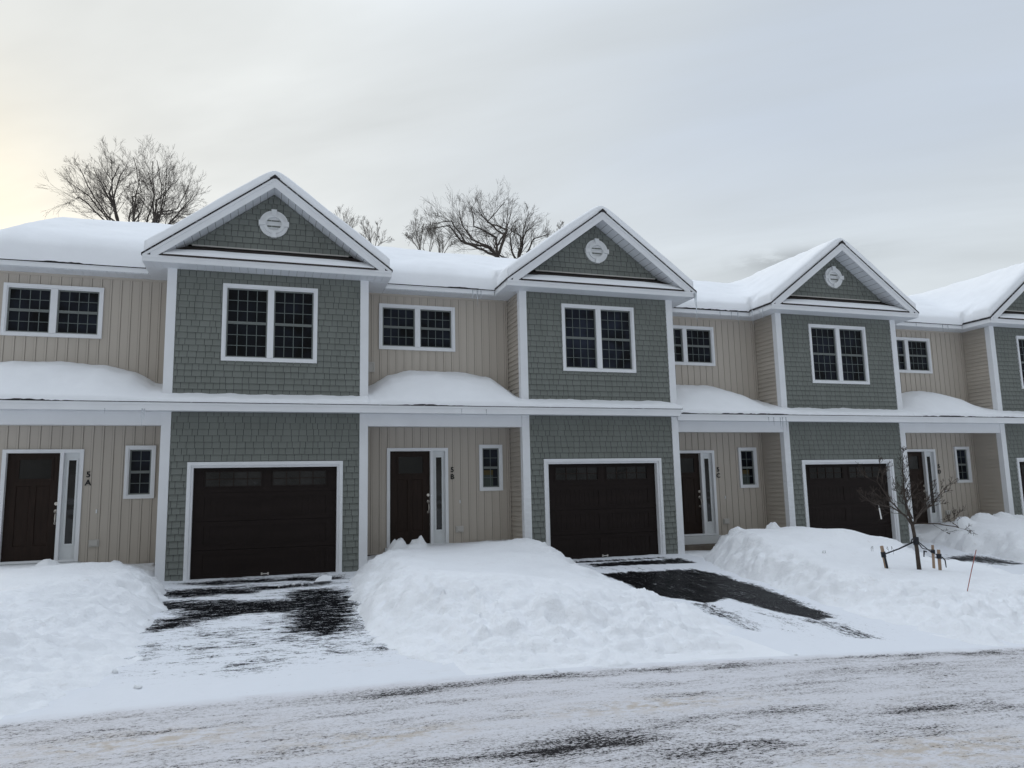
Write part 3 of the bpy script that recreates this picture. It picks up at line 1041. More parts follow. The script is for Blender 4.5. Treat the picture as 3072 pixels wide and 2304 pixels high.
def poly_sd(X, Y, P, closed_edges=()):
    """signed distance to polygon (positive inside); edges listed in closed_edges do not count for the distance"""
    P = np.array(P, float); n = len(P)
    d = np.full(X.shape, 1e9); ins = np.zeros(X.shape, bool)
    for i in range(n):
        a, b = P[i], P[(i + 1) % n]
        ab = b - a; L = ab @ ab + 1e-12
        t = np.clip(((X - a[0]) * ab[0] + (Y - a[1]) * ab[1]) / L, 0, 1)
        dd = np.hypot(X - a[0] - t * ab[0], Y - a[1] - t * ab[1])
        if i not in closed_edges: d = np.minimum(d, dd)
        cond = ((a[1] > Y) != (b[1] > Y))
        with np.errstate(divide='ignore', invalid='ignore'):
            xi = (b[0] - a[0]) * (Y - a[1]) / (b[1] - a[1] + 1e-12) + a[0]
        ins ^= cond & (X < xi)
    return np.where(ins, d, -d)


BLACK_A = [[(.60, -.50), (1.12, -.36), (2.05, -.40), (3.32, -.62), (3.29, -1.0), (1.77, -.84), (.93, -.76)],
           [(.18, -1.40), (.97, -1.38), (1.64, -1.60), (1.72, -2.32), (.48, -2.22)],
           [(1.72, -1.62), (3.0, -1.50), (3.1, -1.72), (1.9, -1.95)],
           [(.70, -3.05), (1.37, -3.0), (1.66, -3.2), (2.47, -3.5), (2.45, -4.65), (2.06, -4.45), (1.66, -4.45), (1.44, -4.55), (1.05, -4.6)],
           [(2.50, -2.42), (3.07, -2.34), (3.24, -3.68), (3.02, -6.02), (2.67, -6.35), (2.36, -6.03), (2.40, -4.75), (2.32, -4.1)],
           [(.62, -5.25), (1.0, -5.05), (.98, -4.5), (.72, -4.6)],
           [(.45, -2.9), (.85, -2.75), (.95, -3.4), (.55, -3.6)]]
MID_A = [[(.95, -3.8), (1.25, -4.5), (1.36, -5.98), (1.14, -5.8), (.9, -4.8)], [(1.5, -6.1), (1.95, -6.2), (2.0, -6.9), (1.5, -6.8)],
         [(1.95, -6.2), (2.9, -6.45), (2.85, -7.1), (2.0, -6.95)], [(2.85, -6.9), (3.3, -6.9), (3.4, -7.7), (2.95, -7.8)],
         [(1.5, -7.5), (2.2, -7.4), (2.3, -8.0), (1.6, -8.1)], [(.66, -6.1), (.9, -6.1), (.95, -7.2), (.62, -7.2)],
         [(1.75, -5.2), (2.15, -5.15), (2.15, -5.6), (1.8, -5.6)], [(2.5, -7.0), (2.85, -7.0), (2.9, -7.6), (2.55, -7.6)],
         [(3.4, -7.2), (3.85, -7.3), (3.9, -7.75), (3.5, -7.75)], [(1.1, -6.3), (1.5, -6.4), (1.4, -7.2), (1.05, -7.0)]]
BLACK_B = [[(8.20, -2.15), (10.25, -2.12), (10.45, -3.1), (10.20, -4.67), (9.66, -6.95), (9.22, -7.1), (9.00, -6.2), (9.0, -5.3), (8.4, -5.6), (7.9, -4.6), (8.1, -3.2)],
           [(8.5, -.75), (10.9, -.62), (10.8, -1.35), (8.5, -1.25)],
           [(8.3, -.32), (10.6, -.28), (10.6, -.48), (8.4, -.50)]]
MID_B = [[(8.05, -5.6), (8.45, -5.6), (8.15, -7.4), (7.75, -7.6)], [(8.95, -7.0), (9.4, -7.0), (9.2, -8.3), (8.8, -8.2)]]
BLACK_C = [[(16.6, -1.5), (18.5, -1.5), (18.6, -3.7), (17.3, -3.5), (16.5, -2.6)]]
ROADP = [(4.96, -10.75, .9, .16, .36), (3.6, -11.1, .9, .22, .42), (5.75, -10.68, .6, .10, .32), (8.53, -9.05, .9, .09, .50), (7.3, -10.92, .8, .15, .40), (6.9, -10.9, .5, .12, .3),
         (5.3, -9.67, .5, .06, .30), (.2, -9.1, .8, .12, .28), (1.1, -9.69, .5, .10, .22), (1.94, -10.5, .5, .10, .22), (6.56, -11.4, .7, .14, .36), (4.34, -9.08, .6, .10, .36),
         (3.65, -9.2, .6, .09, .40), (3.05, -9.32, .5, .08, .32), (4.18, -10.95, .5, .14, .40), (6.7, -10.0, .5, .08, .25), (6.2, -9.13, .7, .07, .36), (10.5, -9.05, 1.2, .10, .34),
         (2.6, -9.75, .35, .07, .28), (4.9, -11.4, .8, .16, .40), (2.9, -11.6, .7, .2, .36), (7.9, -9.6, .9, .10, .26), (5.5, -10.1, .7, .08, .25), (1.2, -10.4, .6, .12, .2)]
STAINS = [(3.22, -6.5, .22, .16), (3.55, -8.66, .20, .12), (3.43, -7.6, .4, .16), (3.0, -8.2, .3, .15), (4.2, -7.9, .35, .14), (1.2, -9.9, .8, .25), (2.7, -10.4, .7, .2), (4.9, -10.3, .9, .2), (.8, -11.0, .8, .3), (3.6, -11.9, .8, .3), (6.3, -11.8, .9, .3)]


def paint(X, Y):
    nz = fbm(X * 1.5, Y * 1.5, 4, 3)
    nzs = fbm(X * 2.5, Y * 9., 4, 4)
    sides = np.zeros(X.shape)
    for P in BLACK_A + BLACK_C:
        s = poly_sd(X, Y, P) - (.55 if P in BLACK_C else 0); sides = np.maximum(sides, .80 * sstep(-.62, .22, s + .18 * nz + .18 * nzs))
    nzd = fbm(X * 7, Y * 1.2, 4, 6)
    for P in BLACK_B:
        s = poly_sd(X, Y, P); sides = np.maximum(sides, 0.90 * sstep(-.20, .16, s + .10 * nzd + .08 * nz))
    for P in MID_A:
        s = poly_sd(X, Y, P); sides = np.maximum(sides, .47 * sstep(-.30, .18, s + .14 * nz))
    for P in MID_B:
        s = poly_sd(X, Y, P); sides = np.maximum(sides, .52 * sstep(-.22, .14, s + .10 * nzd))
    # general scrape of the first driveway
    a_area = sstep(.2, .9, X) * (1 - sstep(3.1, 3.9, X)) * sstep(-8.9, -6.9, Y)
    sides = np.maximum(sides, a_area * (.36 + .28 * nz + .14 * nzs))
    b_area = sstep(7.9, 8.3, X) * (1 - sstep(9.2, 10.4, X)) * sstep(-8.9, -7.4, Y)
    sides = np.maximum(sides, b_area * (.25 + .30 * nzd))
    road = (1 - sstep(-9.0, -8.88, Y + .03 * fbm(X * 1.3, Y * 0 + 2., 3, 14)))
    rb = .25 + .16 * fbm(X * .35, Y * 1.6, 3, 12) + .08 * fbm(X * .9, Y * 4.5, 4, 15)
    band = np.exp(-((Y + 9.21 + .06 * fbm(X * .9, Y * 0, 3, 19)) / .13) ** 2) * sstep(2.0, 3.2, X) * (.13 + .22 * fbm(X * 1.2, Y * 0 + 5, 3, 18))
    rb = rb + band
    for y0, am in ((-9.62, .10), (-11.05, .10), (-10.22, .08), (-11.68, .09), (-12.6, .1)):
        rb = rb + am * np.exp(-((Y - y0 - .10 * np.sin(X * .35 + y0) - .03 * nz) / .085) ** 2) * (.5 + 1.1 * np.clip(fbm(X * .7, Y * 0 + y0, 3, 23) + .2, 0, 1))
    for (cx, cy, rx, ry, am) in ROADP:
        rb = rb + am * .54 * np.exp(-((X - cx) / rx) ** 2 - ((Y - cy) / ry) ** 2)
    bare = np.maximum(sides * (1 - road), rb * road)
    st = np.zeros(X.shape)
    for (cx, cy, rx, ry) in STAINS:
        st = np.maximum(st, .8 * np.exp(-((X - cx) / rx) ** 2 - ((Y - cy) / ry) ** 2))
    st = st + road * .10 * sstep(.0, .5, fbm(X * .6, Y * 1.2, 3, 17))
    return np.clip(bare, 0, 1.2), np.clip(st, 0, 1)


def far_lines(a, b, n):
    return list(a + (b - a) * (np.linspace(0, 1, n + 1)[1:] ** 2.2))
gx = list(np.arange(-2.0, 12.0, .05))
gx = sorted([-2.0 - q for q in far_lines(0, 180, 26)]) + gx + list(np.arange(12.0, 20., .14)) + [20. + q for q in far_lines(0, 180, 24)]
gy = list(np.arange(-12.6, .2, .05))
gy = sorted([-12.6 - q for q in far_lines(0, 120, 18)]) + gy + [.2 + q for q in far_lines(0, 220, 22)]
gx = np.array(gx); gy = np.array(gy)
def snap(L, vals):
    for v in vals:
        L[int(np.argmin(np.abs(L - v)))] = v
DRV = {'A': (.02, 3.75), 'B': (7.35, 11.35), 'C': (14.7, 18.7)}
snap(gx, [q for d in DRV.values() for q in d]); snap(gy, [-8.9, .05])
GXX, GYY = np.meshgrid(gx, gy, indexing='ij')
BARE, STAIN = paint(GXX, GYY)
CLEAN = sstep(-9.10, -8.90, GYY + .13 * fbm(GXX * 1.3, GYY * 2.5, 5, 91, .6) + .05 * fbm(GXX * 7, GYY * 7, 3, 92)) * (GYY > -9.6)
BARE = BARE * (1 - .8 * CLEAN * (GYY < -8.88))
GZ = base_z(GXX, GYY)
near = (GXX > -3) & (GXX < 20) & (GYY > -14)
roadm = 1 - sstep(-9.1, -8.8, GYY)
GZ = GZ + np.where(near, (.022 * (1 - np.clip(BARE * 1.3, 0, 1)) + .012 * fbm(GXX * 3, GYY * 3, 4, 41) * (1 - .3 * roadm)
                          + .010 * roadm * fbm(GXX * 2.2, GYY * 9, 4, 43)), 0)
VV = np.stack([GXX, GYY, GZ], -1).reshape(-1, 3)
NX, NY = GXX.shape
IDX = np.arange(NX * NY).reshape(NX, NY)
FX = (GXX[:-1, :-1] + GXX[1:, 1:]) / 2; FY = (GYY[:-1, :-1] + GYY[1:, 1:]) / 2
region = np.zeros(FX.shape, int)                              # 0 ground, 1 road, 2..4 driveways
EDGE = -8.9
region[(FY < EDGE) & (FY > -17.5)] = 1
for i, d in enumerate('ABC'):
    region[(FX > DRV[d][0]) & (FX < DRV[d][1]) & (FY > EDGE) & (FY < .2)] = 2 + i
for rg, nm, mt in ((0, 'snowy_ground', M['snow_bank']), (1, 'road', M['road']), (2, 'driveway', M['drive']), (3, 'driveway', M['driveB']), (4, 'driveway', M['driveB'])):
    ii, jj = np.nonzero(region == rg)
    F = np.stack([IDX[ii, jj], IDX[ii + 1, jj], IDX[ii + 1, jj + 1], IDX[ii, jj + 1]], -1)
    us = np.unique(F); rm = np.full(NX * NY, -1); rm[us] = np.arange(len(us))
    me = bpy.data.meshes.new(nm)
    me.from_pydata(VV[us].tolist(), [], rm[F].tolist())
    me.materials.append(mt)
    for an, arr in (('bare', BARE), ('stain', STAIN), ('clean', CLEAN)):
        at = me.attributes.new(an, 'FLOAT', 'POINT'); at.data.foreach_set('value', arr.reshape(-1)[us].astype(np.float32))
    me.polygons.foreach_set('use_smooth', [True] * len(me.polygons)); me.update()
    o = link(nm, me); o['kind'] = 'structure'
    o['label'] = {0: 'snow covered ground around the townhouses', 1: 'road covered in packed, streaked snow', 2: 'patchily cleared driveway of 5A in front of the nearest garage',
                  3: 'wet black cleared driveway in front of the 5B garage', 4: 'driveway of 5C beyond the sapling'}[rg]


# ------------------------------------------------------------------ snow banks
def idw(X, Y, pts, p=3.):
    num = 0.; den = 0.
    for (x, y, z) in pts:
        w = 1. / (((X - x) ** 2 + (Y - y) ** 2 + .12) ** (p / 2))
        num = num + w * z; den = den + w
    return num / den


def bank(label, P, closed, tops, seed, step=.04, xr=None, rough=1., wmin=.80, wmax=1.9, wy=(-5.8, -7.6), lumps=()):
    P = np.array(P, float)
    x0, x1 = P[:, 0].min() - .15, P[:, 0].max() + .15
    y0, y1 = P[:, 1].min() - .15, P[:, 1].max()
    if xr: x0, x1 = max(x0, xr[0]), min(x1, xr[1])
    xs = np.arange(x0, x1 + step, step); ys = np.arange(y0, y1 + step * .5, step)
    def fields(X, Y):
        wxx = X + .22 * fbm(X * 1.6, Y * 1.6, 4, seed + 50); wyy = Y + .22 * fbm(X * 1.6 + 7, Y * 1.6, 4, seed + 60)
        sd = poly_sd(wxx, wyy, P, closed)
        w = wmin + (wmax - wmin) * sstep(wy[0], wy[1], Y)
        r = np.clip(sd / w, 0, 1)
        prof = np.where(sd > 0, 1 - (1 - r) ** 1.6, 0)
        return sd, w, prof
    def top(X, Y):
        sd, w, prof = fields(X, Y)
        b = base_z(X, Y)
        H = np.maximum(idw(X, Y, tops) - b, .05)
        z = b + H * prof
        edge = np.exp(-((sd - .30 * w) / (.58 * w)) ** 2) * (sd > 0)
        fr = sstep(-5.2, -7.0, Y)
        rgh = np.clip(edge * 1.0 + fr * .50, 0, 1.1) * rough
        big = billow(X * 2.1, Y * 2.1, 2, seed + 1) - .45
        sml = .45 * (billow(X * 5.0, Y * 5.0, 2, seed + 2) - .45) + .9 * fbm(X * 4.3, Y * 4.3, 5, seed + 12, .62)
        tiny = fbm(X * 14, Y * 14, 4, seed + 3, .6)
        z = z + prof ** .5 * rgh * (.085 * big + .085 * sml + .045 * tiny + .075 * (chunks(X * 3.6 + .3 * sml, Y * 3.6, seed) - .35) + .040 * (chunks(X * 8., Y * 8., seed + 1) - .35))
        z = z + prof * (.020 * fbm(X * 1.1, Y * 1.1, 3, seed + 4) + .006 * fbm(X * 9, Y * 9, 3, seed + 6))
        for (lx, ly, lr, lh) in lumps:
            d2 = ((X - lx) ** 2 + (Y - ly) ** 2) / lr ** 2
            z = z + lh * np.exp(-d2 ** 2) * (1 + .5 * (billow(X * 7, Y * 7, 2, seed + 9) - .4))
        return np.where(sd > 0, z, b - .05 + sd * .3)
    def keep(X, Y):
        return poly_sd(X, Y, P, closed) > -.14
    def jit(X, Y):
        sd, w, prof = fields(X, Y)
        e = np.exp(-((sd - .30 * w) / (.58 * w)) ** 2)
        return .028 * e * fbm(X * 5, Y * 5, 3, seed + 7), .028 * e * fbm(X * 5 + 4, Y * 5, 3, seed + 8)
    me = height_sheet(xs, ys, keep, top, lambda X, Y: base_z(X, Y) - .12, 'snow_bank', M['snow_bank'], jitter=jit)
    o = link('snow_bank', me)
    return tag(o, label, 'snow bank', 'snow banks shovelled up beside the driveways')


bank('smooth snow bank left of the nearest driveway, in front of door 5A',
     [(-8, .97), (-.03, .97), (-.03, -.05), (.12, -.45), (.30, -1.2), (.42, -2.2), (.50, -3.2), (.56, -4.6), (.66, -6.0), (.72, -7.2), (.55, -8.2), (.05, -8.95), (-3, -8.95), (-8, -8.95)],
     (0, 1, 12, 13), [(-2.6, .8, .38), (-.4, .7, .30), (-.15, -.2, .30), (-1.0, -.6, .47), (-2.3, -.8, .44), (-.9, -1.6, .56), (-2.2, -2., .52), (-.1, -2., .46), (.1, -3.4, .46), (-1.4, -3.4, .56), (-3.5, -3., .5),
      (-.3, -5., .46), (-2., -5.2, .50), (.15, -5.6, .36), (-.4, -6.6, .34), (-1.8, -6.8, .36), (.2, -7.4, .20), (-.8, -8., .24), (-2.6, -8.0, .28), (-5, -4, .5), (-5, -8, .3)],
     100, xr=(-6., 2.), wmin=.75, wmax=2.3, wy=(-2.5, -6.5), lumps=[(-1.7, -.5, .16, .10), (-.62, -.25, .12, .07), (.05, -.35, .12, .09)])
bank('long central snow bank between the 5A and 5B driveways, piled highest toward the road',
     [(3.93, .97), (7.38, .97), (7.38, .0), (7.95, -.35), (8.05, -1.6), (7.95, -2.8), (7.85, -4.2), (7.80, -5.4), (7.80, -6.6), (7.55, -7.6), (6.9, -8.75), (5.5, -8.93), (4.4, -8.9), (3.7, -8.7), (3.15, -7.5), (3.15, -6.4), (3.2, -5.), (3.3, -3.5), (3.42, -2.0), (3.55, -.7), (3.85, -.1)],
     (0, 1, 20), [(4.1, .7, .20), (4.25, .1, .34), (4.75, -.1, .50), (5.2, .3, .44), (5.6, -.6, .44), (6.4, -.7, .52), (7.1, -.9, .60), (7.5, -1.2, .55), (7.2, .6, .44), (4.2, -1.2, .50), (5., -2., .46), (6.3, -2.4, .46), (7.2, -2.2, .40), (7.6, -2.6, .16), (7.2, -3.4, .22),
      (4., -3.2, .50), (5.3, -4., .36), (6.4, -4.2, .30), (7.3, -4.4, .06), (6.9, -5.1, .18), (3.85, -5., .52), (4.3, -6., .52), (4.95, -6.2, .52), (5.6, -6.2, .42), (6.2, -6.2, .29), (6.8, -6.2, .12), (7.2, -6.0, .0), (7.1, -6.9, .06), (4.2, -7.3, .30), (5.2, -7.4, .34), (6.3, -7.5, .12), (7.0, -7.7, -.06), (5.6, -8.3, .10), (4.2, -8.2, .06)],
     140, xr=None, wmin=.92, lumps=[(4.60, .15, .17, .20), (5.02, .20, .15, .14), (5.14, .12, .10, .10), (4.45, -.1, .16, .06), (4.9, -.35, .2, .06), (4.25, .0, .14, .06), (7.3, -6.9, .36, .09), (7.0, -6.2, .26, .04), (6.6, -5.2, .2, .06)])
bank('broad snow bank right of the wet black driveway, holding the staked sapling',
     [(11.95, .10), (14.6, .10), (14.75, -1.4), (15.0, -2.6), (15.3, -4.0), (15.5, -6.), (15.7, -8.), (14.5, -9.0), (12., -8.95), (10.2, -8.95), (9.95, -8.4), (10.0, -7.0), (10.25, -5.4), (10.50, -4.0), (10.75, -2.6), (11.2, -1.2), (11.7, -.4)],
     (0,), [(12.6, -.3, .40), (13.6, -.3, .46), (14.4, -.4, .46), (12.3, -1.5, .62), (13.3, -1.6, .66), (14.2, -1.6, .56), (11.6, -2.4, .60), (12.6, -2.6, .68), (13.5, -2.8, .66), (14.3, -2.7, .44), (11.4, -3.8, .42), (12.4, -3.9, .34), (13.6, -4.0, .22), (14.6, -4.2, .02),
      (11.1, -4.6, .30), (12., -5.3, .12), (12.7, -5.5, .08), (13.6, -5.4, .0), (14.6, -6., -.16), (10.9, -5.8, .18), (11.5, -6.4, .06), (12.5, -6.8, -.10), (10.7, -7., .02), (11.4, -7.6, -.10), (12.3, -7.9, -.20), (13.6, -7.6, -.22), (10.8, -8.2, -.18), (11.8, -8.5, -.30), (13.5, -8.5, -.38)],
     180, lumps=[(13.05, -1.1, .14, .14), (12.0, -1.1, .2, .07), (12.5, -.8, .18, .06), (13.5, -.9, .16, .05)])
bank('lumpy snow bank at the far right, in front of 5D and its recess',
     [(18.4, 1.2), (22.1, 1.2), (26., -.2), (26., -8.9), (18.8, -8.95), (18.5, -7.), (18.3, -5.), (18.25, -3.), (18.3, -1.5), (18.6, -.6), (18.9, .1)],
     (0, 1, 2, 10), [(19.2, .6, .22), (20.4, .4, .40), (19.2, -.6, .34), (19.9, -.6, .54), (20.7, -.5, .58), (21.7, -.5, .50), (19., -2., .38), (20.4, -2.2, .44), (19.2, -4., .10), (21., -4., .2), (19.5, -6.5, -.2), (22, -7, -.2), (24, -1.5, .5), (24, -5, .1)],
     220, step=.07, lumps=[(19.45, -.45, .25, .18), (20.3, -.35, .28, .16), (21.0, -.4, .26, .14), (21.6, -.3, .3, .1)])

# loose chunks of snow on the first driveway
def chunk_mesh(r, seed):
    rn = random.Random(seed); mb = MB()
    import bmesh
    bm = bmesh.new(); bmesh.ops.create_icosphere(bm, subdivisions=2, radius=r)
    for v in bm.verts:
        n = 1 + .38 * math.sin(v.co.x / r * 3.1 + seed) * math.cos(v.co.y / r * 2.7 + seed * 2) + rn.uniform(-.16, .16)
        v.co = Vector((v.co.x * n, v.co.y * n * .85, v.co.z * n * .62))
    me = bpy.data.meshes.new('snow_chunk'); bm.to_mesh(me); bm.free()
    me.materials.append(M['snow_bank']); me.polygons.foreach_set('use_smooth', [True] * len(me.polygons))
    return me
cm = [chunk_mesh(.055, s) for s in range(4)]
CH = [(2.45, -1.61, .7), (3.32, -2.32, .7), (3.34, -2.92, 1.0), (3.29, -4.29, .9), (3.18, -4.8, .8), (3.25, -5.3, 1.3), (3.40, -4.22, .8), (.47, -4.64, 1.0), (2.34, -3.48, .5), (2.6, -1.65, .6), (3.38, -2.49, .7),
      (3.1, -5.6, .7), (3.2, -4.5, .6), (2.2, -1.75, .5), (.62, -3.9, .6), (.75, -6.3, .8), (.6, -7.6, 1.0), (.9, -8.3, .9), (3.3, -6.6, .6), (5.4, -9.15, .5), (6.3, -9.2, .5), (4.6, -9.0, .6), (7.4, -8.9, .6)]
rn = random.Random(4)
for (x, y, s) in CH:
    o = link('snow_chunk', rn.choice(cm), None, (x, y, float(base_z(x, y)) + .03 * s))
    s *= .72; o.scale = (s, s * rn.uniform(.8, 1.1), s * rn.uniform(.9, 1.5)); o.rotation_euler = (0, 0, rn.uniform(0, 6))
    tag(o, 'fist sized loose chunk of snow lying on the cleared pavement', 'snow chunk', 'loose snow chunks')
mb = MB(); mb.prism([(-.16, -.02), (.15, -.015), (.17, .07), (.02, .10), (-.10, .05)], -.05, .06)
o = link('snow_slab', mb.mesh('snow_slab', [M['snow']]), None, (2.96, -1.53, float(base_z(2.96, -1.53)) + .04)); o.rotation_euler = (R(-25), 0, R(8))
tag(o, 'flat broken slab of snow lying just in front of the 5A garage', 'snow slab')


# ------------------------------------------------------------------ trees
def grow(trunk, twig, p, d, L, r, level, maxlev, rnd, up=.10, wob=.16, dens=1., ang=(17, 40), thick=.012):
    n = 5 if level < maxlev else 3
    wob_ = wob * (1. if level < 2 else .7)
    pts = [Vector(p)]; dirs = [Vector(d).normalized()]
    for i in range(n):
        dd = dirs[-1] + Vector((rnd.uniform(-wob_, wob_), rnd.uniform(-wob_, wob_), rnd.uniform(-wob_, wob_) * .7 + up * (1. if level < 3 else .4)))
        dd.normalize(); dirs.append(dd); pts.append(pts[-1] + dd * (L / n))
    rad = [max(thick * .7, r * (1 - .72 * i / n)) for i in range(n + 1)]
    (trunk if level == 0 else twig).tube(pts, rad, 6 if level == 0 else (4 if level == 1 else 3), cap=False)
    if level >= maxlev: return
    nc = int(rnd.uniform(4, 6.5) * dens) if level < maxlev - 1 else int(rnd.uniform(3, 5) * dens)
    for c in range(nc):
        t = rnd.uniform(.28, 1.) if level else rnd.uniform(.35, 1.)
        k = min(n - 1, int(t * n)); fr = t * n - k
        q = pts[k].lerp(pts[k + 1], min(1, fr)); dd = dirs[k + 1]
        a = R(rnd.uniform(*ang)); ax = Vector((rnd.uniform(-1, 1), rnd.uniform(-1, 1), rnd.uniform(-1, 1))).cross(dd)
        if ax.length < 1e-3: continue
        nd = Matrix.Rotation(a, 3, ax.normalized()) @ dd
        grow(trunk, twig, q, nd, L * rnd.uniform(.38, .66) * (1.15 - .4 * t), max(thick, r * (1 - .72 * t) * .46), level + 1, maxlev, rnd, up, wob, dens, ang, thick)


def stem(trunk, twig, pts, r0, r1, maxlev, rnd, **kw):
    """a limb along given points, set with branches"""
    P = [Vector(p) for p in pts]
    Q = []
    for i in range(len(P) - 1):
        for k in range(4):
            t = k / 4; q = P[i].lerp(P[i + 1], t)
            Q.append(q + Vector((rnd.uniform(-1, 1), rnd.uniform(-1, 1), rnd.uniform(-1, 1))) * (P[i + 1] - P[i]).length * (.02 if (i or k) else 0))
    Q.append(P[-1])
    n = len(Q)
    trunk.tube(Q, [r0 + (r1 - r0) * i / (n - 1) for i in range(n)], 6, cap=False)
    tot = sum((P[i + 1] - P[i]).length for i in range(len(P) - 1))
    nb = kw.pop('nb', 9); bl = kw.pop('bl', .34)
    for i in range(nb):
        t = (i + rnd.random()) / nb * .82 + .18
        f = t * (n - 1); k = min(n - 2, int(f)); q = Q[k].lerp(Q[k + 1], f - k)
        dd = (Q[k + 1] - Q[k]).normalized()
        a = R(rnd.uniform(18, 46)); ax = Vector((rnd.uniform(-1, 1), rnd.uniform(-1, 1), rnd.uniform(-1, 1))).cross(dd)
        if ax.length < 1e-3: continue
        nd = Matrix.Rotation(a, 3, ax.normalized()) @ dd
        grow(trunk, twig, q, nd, tot * bl * rnd.uniform(.6, 1.1) * (1.25 - .6 * t), (r0 + (r1 - r0) * t) * .34, 1, maxlev, rnd, **kw)


def finish_tree(label, loc, trunk, twig, mat, group, name='tree', cat='tree'):
    t = thing(name, label, cat, loc, group)
    sh = lambda mb: [tuple(np.array(v) - np.array(loc)) for v in mb.v]
    trunk.v = sh(trunk); twig.v = sh(twig)
    link('trunk', trunk.mesh('trunk', [mat], True), t)
    link('crown', twig.mesh('crown', [mat], True), t)
    return t


def pt1(zx, zy, Y=24.):   # left group, positions in the vertical plane y = Y behind the row
    return (-5.4 + (zx - 770) / 300. + .1, Y, 15.1 + (1145 - zy) / 295.)
def big_tree(label, Y, base, targets, seed, r0, group, mat, conv, nb=9, bl=.34, wob=.055, maxlev=3, up=.035, thick=.0046, dens=1.1, ground_dx=0., rtip=.015):
    rnd = random.Random(seed)
    T, W = MB(), MB()
    b = Vector(conv(*base, Y))
    g = Vector((b.x + ground_dx, Y, 0.))
    T.tube([g, g.lerp(b, .5) + Vector((.1, 0, 0)), b], [r0 * 2., r0 * 1.5, r0], 8)
    for tg in targets:
        pts = [b] + [Vector(conv(*q, Y)) + Vector((0, rnd.uniform(-1.3, 1.3), 0)) for q in tg]
        stem(T, W, pts, r0 * (.55 if len(targets) > 1 else .9), rtip, maxlev, rnd, nb=nb, bl=bl, wob=wob, up=up, thick=thick, dens=dens)
    return finish_tree(label, tuple(g), T, W, mat, group)

GR = 'bare trees behind the townhouse roofs'
big_tree('tall bare tree above the 5A roof, leftmost big crown, branches fanning left', 24., (775, 1160),
         [[(740, 950), (650, 560), (640, 150)], [(735, 860), (800, 600), (835, 210)], [(700, 900), (560, 650), (370, 270)], [(650, 1090), (420, 760), (255, 430)], [(600, 1060), (330, 720), (90, 570)], [(700, 830), (690, 500), (715, 180)], [(560, 1040), (280, 860), (110, 680)]],
         3, .10, GR, M['bark'], pt1, nb=17, bl=.36)
big_tree('slender bare tree between the two big crowns above the 5A roof', 25.5, (830, 1160), [[(828, 800), (940, 560)], [(825, 760), (810, 560)], [(835, 1050), (960, 880)]], 5, .075, GR, M['bark'], pt1, nb=11, bl=.32)
big_tree('narrow upright bare tree in the middle of the trees above 5A', 23.5, (990, 1180), [[(1010, 850), (1020, 560), (1000, 290)], [(1010, 880), (930, 730)], [(1020, 800), (1110, 600)], [(1000, 1060), (1160, 860)]], 8, .085, GR, M['bark'], pt1, nb=12, bl=.32)
big_tree('dense bare tree above 5A nearest the gable, branches fanning right', 24., (1215, 1195),
         [[(1150, 1120), (1230, 640), (1110, 250)], [(1200, 900), (1230, 560), (1215, 190)], [(1240, 1020), (1330, 700), (1390, 190)], [(1310, 820), (1300, 500), (1285, 220)], [(1300, 1080), (1420, 720), (1540, 300)], [(1330, 1040), (1530, 720), (1710, 440)], [(1330, 1060), (1560, 800), (1770, 560)], [(1340, 1080), (1600, 850), (1820, 760)], [(1350, 1080), (1550, 960), (1790, 850)]],
         12, .10, GR, M['bark'], pt1, nb=17, bl=.34)
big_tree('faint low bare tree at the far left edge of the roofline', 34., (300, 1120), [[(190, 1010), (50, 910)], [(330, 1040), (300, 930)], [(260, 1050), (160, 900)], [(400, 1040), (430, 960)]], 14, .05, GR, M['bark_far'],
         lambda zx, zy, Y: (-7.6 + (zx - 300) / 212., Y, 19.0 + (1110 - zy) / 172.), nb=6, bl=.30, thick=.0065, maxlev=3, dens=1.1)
def pt2(zx, zy, Y=20.):
    return (13.16 + (zx - 1520) / 162., Y, 13.7 + (755 - zy) / 270.)
big_tree('dark crooked bare tree above the 5B roof with long limbs reaching left', 20., (1515, 790),
         [[(1545, 560), (1530, 330), (1400, 170), (1350, 110)], [(1540, 500), (1450, 250), (1540, 75)], [(1440, 700), (1300, 540), (1180, 420), (1170, 210)], [(1320, 740), (1200, 610), (1060, 500), (900, 400)], [(1420, 690), (1280, 540), (1080, 420), (960, 380)], [(1550, 560), (1600, 380), (1610, 190)], [(1540, 420), (1330, 330), (1250, 190)]],
         21, .125, GR, M['bark'], pt2, nb=17, bl=.34, wob=.15, up=.03, dens=1.1)
big_tree('dark crooked bare tree beside the 5B gable, limbs rising steeply', 20.5, (1715, 800),
         [[(1640, 640), (1560, 560), (1580, 380)], [(1750, 640), (1740, 420), (1690, 160)], [(1770, 560), (1760, 340), (1780, 120)], [(1790, 500), (1820, 300), (1900, 190)], [(1840, 600), (1850, 460), (1960, 400)], [(1690, 600), (1660, 420), (1700, 250)], [(1850, 640), (1910, 560), (1970, 500)]],
         23, .115, GR, M['bark'], pt2, nb=15, bl=.34, wob=.15, up=.03, dens=1.1)
def pt3(zx, zy, Y=32.):
    return (11.43 + (zx - 800) / 131., Y, 17.76 + (690 - zy) / 131.)
FARL = ['hazy thin bare tree left of the dark crooked tree, outermost toward the gable gap', 'hazy thin bare tree second from the left in the faint clump beside the crooked tree', 'hazy thin bare tree just behind the left limbs of the crooked tree']
